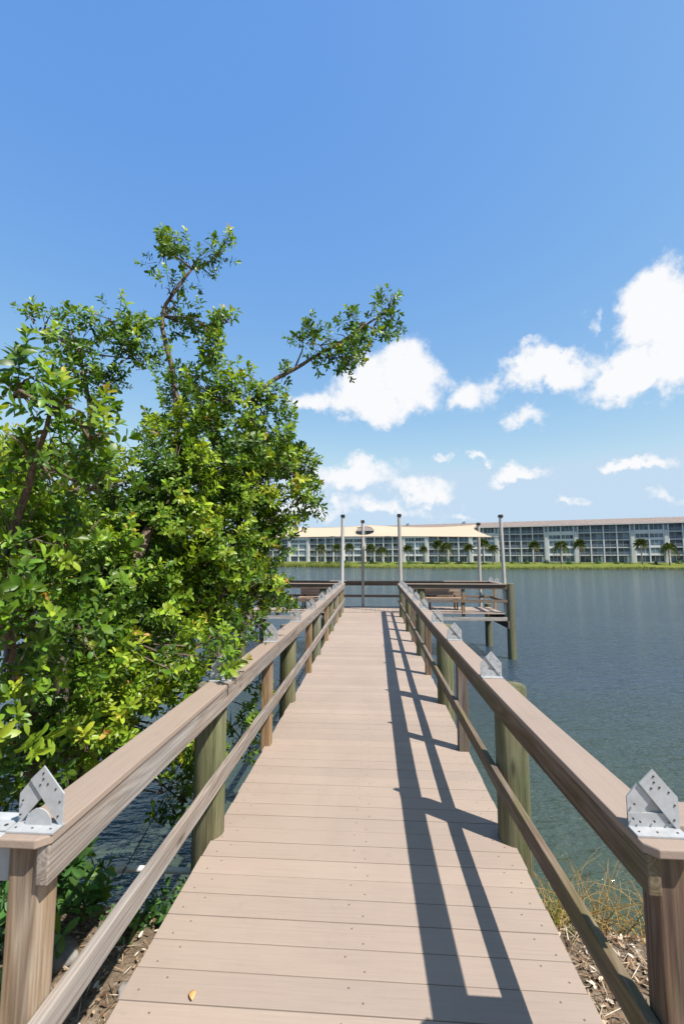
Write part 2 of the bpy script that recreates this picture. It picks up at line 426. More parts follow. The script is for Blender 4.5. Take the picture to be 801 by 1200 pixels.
RAIL_DX = {1: [(1.4, .020), (3.0, -.012), (6, -.008), (15, .055)], -1: [(1.3, 0), (3.5, .006), (7, .02), (15, .012)]}
def bend(side, y):
    P = RAIL_DX[side]
    for (y0, a), (y1, c) in zip(P, P[1:]):
        if y <= y1: return lerp(a, c, max(0, (y - y0) / (y1 - y0)))
    return P[-1][1]
def walk_railing(side, label):
    if side > 0: cx0, cx1, b0, b1, p0, p1, mat, pm, ny = .715, .857, .721, .759, .760, .850, M['rail_right'], M['post_moss'], 1.46
    else: cx0, cx1, b0, b1, p0, p1, mat, pm, ny = -1.055, -.913, -.956, -.918, -1.046, -.957, M['rail_left'], M['post'], 1.385
    t = thing('wooden_railing', ((cx0 + cx1) / 2, 8, 0), label, 'railing', 'wooden railings of the dock')
    def long_box(x0, x1, y0, y1, z0, z1, clip=False):
        """a board along the walkway that follows the slight bow of the railing"""
        b = MB(); n = max(2, int((y1 - y0) / .6)); rows = []
        for i in range(n + 1):
            y = lerp(y0, y1, i / n); d = bend(side, y)
            o = len(b.v); b.v += [(x0 + d, y, z0), (x1 + d, y, z0), (x1 + d, y, z1), (x0 + d, y, z1)]; rows.append(o)
        if clip:
            for o, dy in ((0, .034),):
                k_in = (0, 3) if side > 0 else (1, 2)
                for q in k_in: x, y, z = b.v[q]; b.v[q] = (x, y + .034, z)
        for i in range(n):
            o, q = rows[i], rows[i + 1]
            for k in range(4): b.f.append((o + k, o + (k + 1) % 4, q + (k + 1) % 4, q + k)); b.m.append(0)
        b.f += [(rows[0], rows[0] + 3, rows[0] + 2, rows[0] + 1), tuple(rows[-1] + k for k in range(4))]; b.m += [0, 0]
        return b
    ys = [ny - .085, 4.6, 8.0, 11.4, YEND + .02]
    for i in range(4):
        if i == 0:
            ch = .03; d = bend(side, ny); a, c = ys[0], ys[0] + .25
            inner, outer = (cx0 + d, cx1 + d) if side > 0 else (cx1 + d, cx0 + d); sg = side
            d2 = bend(side, ys[1]) - d
            poly = [(inner, a + ch), (inner + sg * ch, a), (outer, a)] 
            far_ = [(outer + bend(side, y) - d, y) for y in (2.5, 3.5, ys[1] - .004)] + [(inner + bend(side, y) - d, y) for y in (ys[1] - .004, 3.5, 2.5)]
            poly += far_; n = len(poly); b = MB()
            b.add([(x, y, .895) for x, y in poly] + [(x, y, .9205) for x, y in poly], [tuple(range(n - 1, -1, -1)), tuple(range(n, 2 * n))] + [(q, (q + 1) % n, (q + 1) % n + n, q + n) for q in range(n)])
        else: b = long_box(cx0, cx1, ys[i], ys[i + 1] - .004, .895, .9205)
        b.build('cap_rail', M['cap_y'], t, bevel=.004)
    ys = [ny - .06, 4.36, 8.42, 12.46, YEND]
    for i in range(4):
        dz = random.uniform(-.003, .003)
        long_box(b0 + .001, b1, ys[i], ys[i + 1] - .005, .782 + dz, .893).build('rail_board', mat, t, bevel=.005)
        long_box(b0 + .002, b1 - .001, ys[i] - (.04 if i == 0 else 0), ys[i + 1] - .006, .338 + dz, .434 + dz).build('mid_rail', mat, t, bevel=.005)
    for yy in [ny] + POST_Y[1:] + [YEND - .10]:
        d = bend(side, yy)
        b = MB(); b.box(p0 + d, p1 + d, yy - .045, yy + .047, -.42 if yy > 2 else -.6, .893); b.build('post', pm, t, bevel=.006)
    for i, yy in enumerate([1.475, 3.20, 4.60, 5.80, 7.38, 8.85, 10.5, 12.1, 13.6] if side > 0 else [1.375, 3.0, 4.39, 5.76, 7.2, 8.7, 10.25, 11.8, 13.4]):
        bracket_meshes((cx0 + cx1) / 2 + bend(side, yy) + random.uniform(-.004, .004), yy, .9205, t, random.uniform(.86, .93), 1 if side > 0 else 0)
    return t
walk_railing(1, 'long right railing of the boardwalk over open water, mossy brown boards under tan cap')
walk_railing(-1, 'long left railing of the boardwalk beside the leafy tree, greyish boards under tan cap')
# the shore railing that meets the left one at the edge of the picture
t = thing('shore_railing', (-1.5, 1.4, 0), 'grey painted railing end with holed metal strap beside the nearest left post', 'railing', None)
b = MB(); b.box(-2.6, -1.060, 1.36, 1.40, .77, .885); b.build('rail_board', M['greyboard'], t, bevel=.004)
b = MB(); b.box(-2.6, -1.062, 1.31, 1.45, .888, .912); b.build('cap_rail', M['greyboard'], t, bevel=.004)
b = MB(); b.box(-2.2, -1.065, 1.345, 1.395, .914, .918)
for i in range(22): b.tube([(-1.085 - i * .03, 1.37, .9175), (-1.085 - i * .03, 1.37, .9192)], .006, 8, mi=1)
b.build('strap', [M['bracket'], M['bolt_hole']], t)
b = MB(); b.box(-2.6, -2.51, 1.405, 1.49, -.6, .885); b.build('post', M['post'], t)
t = thing('shore_railing', (1.0, 1.58, 0), 'short rail return beside the nearest right post at the picture edge', 'railing', None)
b = MB(); b.box(.880, 1.02, 1.50, 1.64, .895, .9195); b.build('cap_rail', M['cap_x'], t, bevel=.004)
b = MB(); b.box(.874, 1.00, 1.57, 1.61, .782, .892); b.build('rail_board', M['rail_x'], t, bevel=.004)

# ------------------------------------------------------------------ platform at the end
PY0, PY1, PX0, PX1 = 14.885, 16.85, -4.15, 4.18
plat = thing('dock_platform', (0, 15.8, 0), 'wide fishing platform of tan planks across the end of the boardwalk', 'platform')
b = MB(); x = PX0
while x + .14 < PX1 + .02:
    b.box(x, x + .1405, PY0, PY1, -.026, random.uniform(-.001, .001)); x += .145
b.build('deck', M['deck_long'], plat, bevel=.0025)
b = MB(); b.box(PX0, PX1, PY0 + .03, PY0 + .07, -.235, -.12); b.build('fascia', M['fascia'], plat)
b = MB(); b.box(PX0, PX1, PY1 - .07, PY1 - .03, -.235, -.03); b.build('fascia', M['fascia'], plat)
for xx in (PX0 + .03, -2.0, -.03, 2.0, PX1 - .06):
    b = MB(); b.box(xx, xx + .04, PY0 + .08, PY1 - .08, -.235, -.03); b.build('joist', M['joist'], plat)
for xx in (PX0 + .1, PX1 - .01):
    b = MB(); b.box(xx, xx + .05, PY0 - .05, PY1 + .5, -.46, -.24); b.build('cross_beam', M['joist'], plat)
for (xx, yy, top, r_) in [(4.30, 14.98, .93, .125), (-4.27, 14.98, .93, .125), (1.53, 15.06, .88, .13), (-1.62, 15.06, .88, .13), (4.12, 17.12, .1, .12), (-4.1, 17.12, .1, .12), (1.5, 16.98, -.05, .12), (-1.6, 16.98, -.05, .12)]:
    pile(plat, xx, yy, -3.5, top, r_)

def h_railing(name, loc, label, p, q, posts, zc=.915, cap_seg=None, h=1):
    """railing from p to q (straight along x or y)"""
    t = thing(name, loc, label, 'railing', 'wooden railings of the dock')
    ax = 0 if abs(q[0] - p[0]) > abs(q[1] - p[1]) else 1
    def bar(nm, a, c, w0, w1, z0, z1, mat):
        b = MB()
        if ax == 0: b.box(a, c, p[1] + w0, p[1] + w1, z0, z1)
        else: b.box(p[0] + w0, p[0] + w1, a, c, z0, z1)
        b.build(nm, mat, t, bevel=.004)
    a, c = p[ax], q[ax]
    bar('cap_rail', a, c, -.075, .085, zc - .026, zc, M['cap_x' if ax == 0 else 'cap_y'])
    bar('rail_board', a, c, -.03, .008, zc - .168, zc - .028, M['rail_x' if ax == 0 else 'rail_right'])
    bar('mid_rail', a, c, -.03, .008, .33, .42, M['rail_x' if ax == 0 else 'rail_right'])
    for s_ in posts:
        bar('post', s_ - .045, s_ + .045, .009, .10, -.24, zc - .028, M['post'])
    return t
h_railing('wooden_railing', (2.6, 14.93, 0), 'near railing on the right half of the end platform', (.93, 14.93), (4.19, 14.93), [2.84])
h_railing('wooden_railing', (-2.6, 14.93, 0), 'near railing on the left half of the end platform behind leaves', (-4.15, 14.93), (-1.08, 14.93), [-3.12])
h_railing('wooden_railing', (0, 16.72, 0), 'far railing along the lake edge of the end platform, dark boards with a middle rail', (PX0, 16.72), (PX1, 16.72), [-3.3, -1.6, 1.5, 2.9])
t = h_railing('wooden_railing', (4.12, 15.8, 0), 'short side railing at the right end of the platform with two white brackets', (4.10, 15.12), (4.10, 16.63), [16.2])
bracket_meshes(4.10, 15.75, .916, t, .9, 1); bracket_meshes(4.10, 16.5, .916, t, .9, 1)
h_railing('wooden_railing', (-4.12, 15.8, 0), 'short side railing at the left end of the platform behind the tree', (-4.10, 15.12), (-4.10, 16.63), [16.2])

# benches
def bench(x0, x1, label):
    t = thing('wooden_bench', ((x0 + x1) / 2, 15.9, 0), label, 'bench', 'benches on the end platform')
    for k in range(3):
        b = MB(); b.box(x0, x1, 15.62 + k * .145, 15.755 + k * .145, .375, .412); b.build('seat_board', M['bench'], t, bevel=.004)
    b = MB(); b.box(x0 + .02, x1 - .12, 16.09, 16.13, .47, .79); b.build('backrest', M['bench'], t, bevel=.004)
    for xx in (x0 + .14, x1 - .30):
        b = MB()
        b.box(xx, xx + .045, 15.64, 15.685, 0, .374); b.box(xx, xx + .045, 16.14, 16.18, 0, .80)
        b.box(xx, xx + .045, 15.69, 16.135, .33, .373); b.build('leg', M['iron'], t)
    b = MB(); b.box(x1 - .09, x1 - .06, 15.64, 15.67, 0, .374); b.box(x1 - .09, x1 - .06, 15.98, 16.01, 0, .374); b.box(x1 - .09, x1 - .06, 15.67, 15.98, .02, .045)
    b.build('leg', M['iron'], t)
bench(1.72, 3.05, 'brown plank bench with backrest on the right half of the platform')
bench(-2.55, -1.25, 'brown plank bench with backrest on the left half of the platform')

# poles for the sail
def pole(x, y, z0, z1, label, lean=0.0, r=.058):
    t = thing('sail_pole', (x, y, z0), label, 'pole', 'poles around the end platform')
    b = MB(); b.tube([(x, y, z0), (x + lean * .5, y, (z0 + z1) / 2), (x + lean, y, z1 - .09)], [r, r * .98, r * .95], 14); b.build('shaft', M['pole'], t, smooth=True, auto=40)
    b = MB(); b.box(x + lean - .07, x + lean + .07, y - .07, y + .07, z1 - .09, z1 - .03); b.box(x + lean - .06, x + lean + .06, y - .06, y + .06, z1 - .03, z1); b.build('pole_cap', M['black'], t, bevel=.008)
    return t
pole(-1.03, 14.99, -.2, 3.15, 'pale pole with black cap at the end of the left boardwalk railing', .045)
pole(.885, 14.99, -.2, 3.16, 'pale pole with black cap at the end of the right boardwalk railing', -.03)
pole(4.17, 15.02, -.2, 3.12, 'tall pale pole by the green pile at the right corner of the platform', -.07)
pole(3.84, 17.02, -.2, 3.02, 'shorter pale pole behind the right end of the cream sail')
pole(-.37, 16.62, 0, 3.10, 'lone centre pole standing in the oval opening of the sail', 0, .055)
pole(-3.95, 17.02, -.2, 3.02, 'pole at the far left corner of the platform hidden by the tree')
pole(-4.15, 15.02, -.2, 3.12, 'tall pole at the near left corner of the platform hidden by the tree')

# shade sail with an oval opening around the centre pole
sail = thing('shade_sail', (0, 16, 2.7), 'cream fabric shade sail stretched over the end platform with oval opening', 'shade sail')
def sail_pt(u, v):
    """u 0..1 left to right, v 0..1 near to far"""
    xl, xr = -3.95, 3.80
    near = 15.02 + .30 * math.sin(math.pi * u) ; far = 17.02 - .10 * math.sin(math.pi * u)
    curve = .34 * (math.sin(math.pi * v))
    x = lerp(xl + curve, xr - curve * .9 + .0, u)
    zf = 2.94 - .10 * (1 - (2 * ((u * 2) % 1) - 1) ** 2) * .9
    zn = 2.40 + .05 * math.sin(math.pi * u)
    w = v ** .85
    return Vector((x, lerp(near, far, v), lerp(zn, zf, w) - .05 * math.sin(math.pi * v) * math.sin(math.pi * u)))
nu, nv = 120, 30
hc = ((-.30 + 3.9) / 7.7, .50); ha, hb = .36 / 7.7, .43
vs = []; fs = []; idx = {}
for j in range(nv + 1):
    for i in range(nu + 1):
        u, v = i / nu, j / nv
        idx[i, j] = len(vs); vs.append(sail_pt(u, v))
def hole_r(u, v): return ((u - hc[0]) / ha) ** 2 + ((v - hc[1]) / hb) ** 2
bm = bmesh.new(); bv = []
# snap vertices near the ellipse on to its edge so that the opening is smooth
for j in range(nv + 1):
    for i in range(nu + 1):
        u, v = i / nu, j / nv
        bv.append(bm.verts.new(sail_pt(u, v)))
for j in range(nv):
    for i in range(nu):
        q = [(i, j), (i + 1, j), (i + 1, j + 1), (i, j + 1)]
        ins = [hole_r(a / nu, c / nv) < 1 for a, c in q]
        if all(ins): continue
        if any(ins):
            # polygon clipped against the ellipse
            poly = []
            for k in range(4):
                a, c = q[k], q[(k + 1) % 4]
                if not ins[k]: poly.append(Vector((a[0] / nu, a[1] / nv)))
                if ins[k] != ins[(k + 1) % 4]:
                    p0, p1 = Vector((a[0] / nu, a[1] / nv)), Vector((c[0] / nu, c[1] / nv))
                    lo, hi = (p0, p1) if ins[k] else (p1, p0)
                    for _ in range(20):
                        mid = (lo + hi) / 2
                        if hole_r(*mid) < 1: lo = mid
                        else: hi = mid
                    poly.append(hi.copy())
            if len(poly) >= 3: bm.faces.new([bm.verts.new(sail_pt(*p)) for p in poly])
        else: bm.faces.new([bv[idx[a, c]] for a, c in q])
for v in list(bm.verts):
    if not v.link_faces: bm.verts.remove(v)
bmesh.ops.remove_doubles(bm, verts=bm.verts, dist=.0005)
for v in bm.verts: v.co -= sail.location
for f in bm.faces: f.smooth = True
me = bpy.data.meshes.new('canopy'); bm.to_mesh(me); bm.free(); me.materials.append(M['sail'])
o = bpy.data.objects.new('canopy', me); COL.objects.link(o); o.parent = sail
sm = o.modifiers.new('cloth_thickness', 'SOLIDIFY'); sm.thickness = .004
def edge_tube(pts, r, name, mat): b = MB(); b.tube(pts, r, 6); return b.build(name, mat, sail, smooth=True)
for v in (0, 1): edge_tube([sail_pt(i / 40, v) for i in range(41)], .012, 'hem', M['sail'])
for u in (0, 1): edge_tube([sail_pt(u, i / 20) for i in range(21)], .012, 'hem', M['sail'])
edge_tube([sail_pt(hc[0] + ha * math.cos(a), hc[1] + hb * math.sin(a)) for a in [2 * math.pi * i / 48 for i in range(49)]], .014, 'opening_hem', M['sail'])
for (u, v, e) in [(0, 0, (-4.15, 15.02, 2.42)), (1, 0, (4.11, 15.02, 2.42)), (0, 1, (-3.95, 17.02, 2.95)), (1, 1, (3.84, 17.02, 2.95))]:
    edge_tube([sail_pt(u, v), e], .007, 'rope', M['rope'])

# ------------------------------------------------------------------ building across the lake
BA = Vector((101.0, 157.0, 0)); BD = (Vector((31.0, 182.0, 0)) - BA).normalized(); BN = Vector((-BD.y, BD.x, 0))
if BN.y > 0: BN = -BN            # towards the lake
GZ = .35
FH = 2.62; NF = 5; EAVE = GZ + NF * FH
bld = thing('apartment_building', (BA.x, BA.y, GZ), 'long pale five storey apartment building with balconies and tan roof across the lake', 'building')
def bbox(b, s0, s1, d0, d1, z0, z1, mi=0):
    """s along the facade (right to left), d in front of (+) or behind (-) the facade plane"""
    vs = []
    for z in (z0, z1):
        for d in (d0, d1):
            for s_ in (s0, s1): p = BA + BD * s_ + BN * d; vs.append((p.x, p.y, z))
    b.add(vs, [(0, 2, 3, 1), (4, 5, 7, 6), (0, 1, 5, 4), (2, 6, 7, 3), (0, 4, 6, 2), (1, 3, 7, 5)], mi)
S0, S1 = -40.0, 205.0
b = MB(); bbox(b, S0, S1, -16, -1.62, GZ - 1.5, EAVE - .02); b.build('wall', M['stucco'], bld)
# roof: sloping front, flat ridge
b = MB(); prof = [(1.0, EAVE - .05), (1.0, EAVE + .28), (-6.5, EAVE + 2.55), (-10.5, EAVE + 2.55), (-17.5, EAVE + .28), (-17.5, EAVE - .05)]
vs = []
for s_ in (S0 - 1, S1 + 1):
    for d, z in prof: p = BA + BD * s_ + BN * d; vs.append((p.x, p.y, z))
n = len(prof); b.add(vs, [tuple(range(n)), tuple(range(2 * n - 1, n - 1, -1))] + [(i, i + n, (i + 1) % n + n, (i + 1) % n) for i in range(n)])
rf = b.build('roof', M['roof'], bld)
b = MB(); bbox(b, S0 - 1, S1 + 1, 1.003, 1.06, EAVE - .02, EAVE + .20); b.build('gutter', M['slab'], rf)
for s_ in (70, 93, 140):
    b = MB(); bbox(b, s_, s_ + 1.2, -6, -5, EAVE + 2.2, EAVE + 3.1); b.build('roof_vent', M['railgrey'], rf)
# bays
cells = []; s_ = S0; kind_i = 0; rr = random.Random(5)
while s_ < S1 - 30:
    cells.append(('wall', s_, s_ + 1.35)); s_ += 1.35
    for k in range(4): cells.append(('bay', s_, s_ + 3.95)); s_ += 3.95
    cells.append(('wall', s_, s_ + 1.35)); s_ += 1.35
    for k in range(2): cells.append(('enclosed', s_, s_ + 4.1)); s_ += 4.1
SEND = s_
b = MB(); bbox(b, SEND, S1, -1.62, 0, GZ - 1.5, EAVE - .06); b.build('wall', M['stucco'], bld)
for f in range(1, NF):
    b = MB(); bbox(b, S0, SEND, -1.6, .05, GZ + f * FH - .16, GZ + f * FH + .10); b.build('floor_slab', M['slab'], bld)
b = MB(); bbox(b, S0, SEND, -1.6, .05, GZ - 1.5, GZ + .08); b.build('floor_slab', M['slab'], bld)
for kd, a, c in cells:
    if kd == 'wall':
        b = MB(); bbox(b, a + .15, c - .15, -1.6, .30, GZ - 1.5, GZ + 4 * FH + .5); b.build('pilaster', M['stucco'], bld)
        b = MB(); bbox(b, a + .15, c - .15, -1.6, -.2, GZ + 4 * FH + .503, EAVE - .06); b.build('upper_panel', M['clad'], bld)
cols = sorted({round(x, 2) for kd, a, c in cells if kd != 'wall' for x in (a, c)})
b_ = MB(); ncol = 0
for x in cols:
    b = MB(); bbox(b, x - .19, x + .19, -1.5, .12, GZ - 1.5, EAVE - .06)
    b.build('column', M['slab'], bld); ncol += 1
rails = {f: MB() for f in range(NF)}
rest = MB(); wins = []
def window_bay(b, kd, a, c, f, r0):
    z0 = GZ + f * FH + .10; z1 = GZ + (f + 1) * FH - .16 if f < NF - 1 else EAVE - .06
    a += .19; c -= .19
    gm = 1 if f == NF - 1 else 0
    d = -1.15 if kd == 'bay' else -.12
    if f == 0 and kd == 'enclosed': d = -.5
    if kd == 'enclosed' and f in (1, 2): gm = 2
    bbox(b, a, c, d - .05, d, z0, z1, gm)
    nm = 3 if kd == 'enclosed' else 2
    for k in range(1, nm):
        x = lerp(a, c, k / nm); bbox(b, x - .05, x + .05, d + .002, d + .06, z0, z1, 3)
    if kd == 'enclosed':
        bbox(b, a, c, d + .003, d + .05, z0, z0 + (.55 if f else .35), 3)
        if f in (3,): bbox(b, a, c, d + .003, d + .05, z1 - .5, z1, 3)
    if kd == 'bay' and r0 > .72: bbox(b, a, lerp(a, c, .48), d + .06, d + .10, z0 + .02, z1 - .02, 2)     # drawn blinds
for kd, a, c in cells:
    if kd == 'wall': continue
    for f in range(NF):
        wins.append((abs((a + c) / 2 - 35), kd, a, c, f, rr.random()))
        if 0:
            z0 = GZ + f * FH + .10
            bbox(rails[f], a + .2, c - .2, .0, .04, z0 + .92, z0 + 1.0); bbox(rails[f], a + .2, c - .2, .0, .04, z0 + .05, z0 + .12)
            x = a + .3
            while x < c - .25: bbox(rails[f], x, x + .05, .01, .03, z0 + .12, z0 + .92); x += .17
restr = MB()
wins.sort(key=lambda w: w[0])
WM = [M['glass'], M['tealglass'], M['paleglass'], M['slab']]
for i, (_, kd, a, c, f, r0) in enumerate(wins):
    q = MB() if i < 100 else restr
    if f and kd == 'bay':
        z0 = GZ + f * FH + .10
        bbox(q, a + .2, c - .2, .0, .04, z0 + .92, z0 + 1.0); bbox(q, a + .2, c - .2, .0, .04, z0 + .05, z0 + .12)
        x = a + .3
        while x < c - .25: bbox(q, x, x + .05, .01, .03, z0 + .125, z0 + .915); x += .17
    if i < 100:
        b = MB(); window_bay(b, kd, a, c, f, r0); wo_ = b.build('window', WM, bld)
        if q.v: q.build('balcony_railing', M['railgrey'], wo_)
    else: window_bay(rest, kd, a, c, f, r0)
o = rest.build('window', WM, bld); o['kind'] = 'stuff'
o = restr.build('balcony_railing', M['railgrey'], bld); o['kind'] = 'stuff'
i = 0
for kd, a, c in cells:
    if kd == 'bay':
        i += 1
        if i % 2 and i < 60:
            b = MB(); bbox(b, a + .3, a + 1.15, -1.14, -.95, GZ + .1, GZ + 2.2); b.build('door', M['door'], bld)

# ------------------------------------------------------------------ leaves
NLV = 15
def leaf_proto(L, W, droop, fold):
    """15 vertices, 8 quads; leaf along +x, upper side +z, broadest past the middle"""
    rows = [(0.0, .05), (.25, .66), (.55, 1.0), (.83, .78), (1.0, .06)]
    v = []
    for t_, w in rows:
        for sgn in (-1, 0, 1):
            v.append((t_ * L, sgn * w * W * .5, abs(sgn) * w * W * fold - droop * L * t_ * t_))
    q = []
    for r_ in range(4):
        for c_ in range(2): q.append((r_ * 3 + c_, (r_ + 1) * 3 + c_, (r_ + 1) * 3 + c_ + 1, r_ * 3 + c_ + 1))
    return np.array(v), np.array(q)
def rot_from(xa, za):
    xa = xa / np.linalg.norm(xa); y = np.cross(za, xa); y /= (np.linalg.norm(y) + 1e-9); z = np.cross(xa, y)
    return np.stack([xa, y, z], axis=1)
def sprig_proto(rng, n, Lstem, L, W):
    Vs, Qs, tip = [], [], []
    o = 0; az = rng.uniform(0, 6.28)
    for i in range(n):
        t_ = (i + .5) / n
        az += 2.4 + rng.normal(0, .25)
        el = lerp(R(82), R(28), t_) + rng.normal(0, .16)      # angle off the stem
        d = np.array([math.sin(el) * math.cos(az), math.sin(el) * math.sin(az), math.cos(el)])
        up = np.array([0, 0, 1.0]) + rng.normal(0, .25, 3)
        l = L * rng.uniform(.62, 1.2) * (1 - .35 * max(0, t_ - .75) / .25)
        v, q = leaf_proto(l, W * l / L * rng.uniform(.85, 1.1), rng.uniform(.0, .48), rng.uniform(.06, .32))
        v = v @ rot_from(d, up).T + np.array([0, 0, (t_ ** .8) * Lstem])
        Vs.append(v); Qs.append(q + o); o += len(v); tip.append(np.full(len(v), t_))
    return np.concatenate(Vs), np.concatenate(Qs), np.concatenate(tip), n
def axis_rot(a, rng):
    a = a / np.linalg.norm(a); t_ = rng.normal(0, 1, 3); t_ -= a * t_.dot(a); t_ /= np.linalg.norm(t_)
    return np.stack([t_, np.cross(a, t_), a], axis=1)
def foliage(name, sprigs, protos, mat, parent, rng):
    """sprigs: list of (pos, axis, scale, age0, bright)"""
    Vs, Qs, A, Rn = [], [], [], []; o = 0
    for (p, ax, sc, age) in sprigs:
        v, q, tip, n = protos[rng.integers(len(protos))]
        v2 = v * sc @ axis_rot(ax, rng).T + p
        Vs.append(v2); Qs.append(q + o); o += len(v)
        lr = np.repeat(rng.uniform(0, 1, n), NLV)
        A.append(np.clip(age[0] + (age[1] - age[0]) * tip ** 2.2 + (lr - .5) * .16, 0, 1)); Rn.append(np.repeat(rng.uniform(0, 1, n), NLV))
    return np_mesh(name, np.concatenate(Vs), np.concatenate(Qs), mat, parent, {'age': np.concatenate(A), 'rnd': np.concatenate(Rn)})
def blob_sprigs(blobs, rng, density=1.0, spr=.17, gap=.0, twigs=None, nodes=None):
    """foliage of one crown lobe: leafy branchlets reaching out from its middle, plus a few sprigs further in"""
    out = []
    for (c, r_) in blobs:
        c = np.array(c); big = 1.06 if (c[1] < 2.45 and gap > -.9) else 1.0
        nb = max(6, int(density * (7.6 if c[2] < 3.0 else 5.6) * (r_ / spr) ** 1.9 / big ** 1.5))
        for _ in range(nb):
            d = rng.normal(0, 1, 3); d /= np.linalg.norm(d)
            st = 1 + .40 * noise.noise(Vector(d * 1.7 + c * 3))
            start = c + d * r_ * rng.uniform(.15, .55)
            ln = min(.42, r_ * rng.uniform(.55, .95) * st)
            dr = d * .8 + np.array([.14, -.10, .42]) + rng.normal(0, .28, 3); dr /= np.linalg.norm(dr)
            tip = start + dr * ln
            g = noise.noise(Vector(tip * 2.6)) + .5 * noise.noise(Vector(tip * 6.0))
            if g < gap - (.30 if c[2] < 2.6 else .16): continue
            a0 = np.clip((.40 if c[2] < 2.6 else .30) + .55 * noise.noise(Vector(tip * 1.9 + np.array([9, 0, 0]))) + rng.normal(0, .12), 0, .7)
            u = rng.uniform(); flush = rng.uniform(.95, 1.3) if u < .13 else (rng.uniform(.62, .85) if u < .48 else a0 + .18)
            k = max(2, int(ln / .050))
            if twigs is not None: twigs.append((start, tip))
            for i in range(k):
                t_ = (i + .7) / k
                off = rng.normal(0, 1, 3); off -= dr * off.dot(dr); off /= np.linalg.norm(off) + 1e-9
                p = start + dr * ln * t_ + off * (.055 * (1 - .7 * t_)) + np.array([0, 0, -.03 * t_ * t_])
                ax = dr * (.5 + .8 * t_) + off * (1.0 - .8 * t_) + np.array([0, 0, .25]) + rng.normal(0, .15, 3)
                aa = a0 * (.55 + .5 * t_)
                out.append((p, ax, big * rng.uniform(.72, 1.12), (aa, flush if t_ > .62 else aa + .12)))
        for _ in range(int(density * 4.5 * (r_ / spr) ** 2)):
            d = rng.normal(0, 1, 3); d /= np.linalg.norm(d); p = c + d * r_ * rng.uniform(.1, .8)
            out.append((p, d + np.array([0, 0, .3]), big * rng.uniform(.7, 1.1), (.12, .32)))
    return out

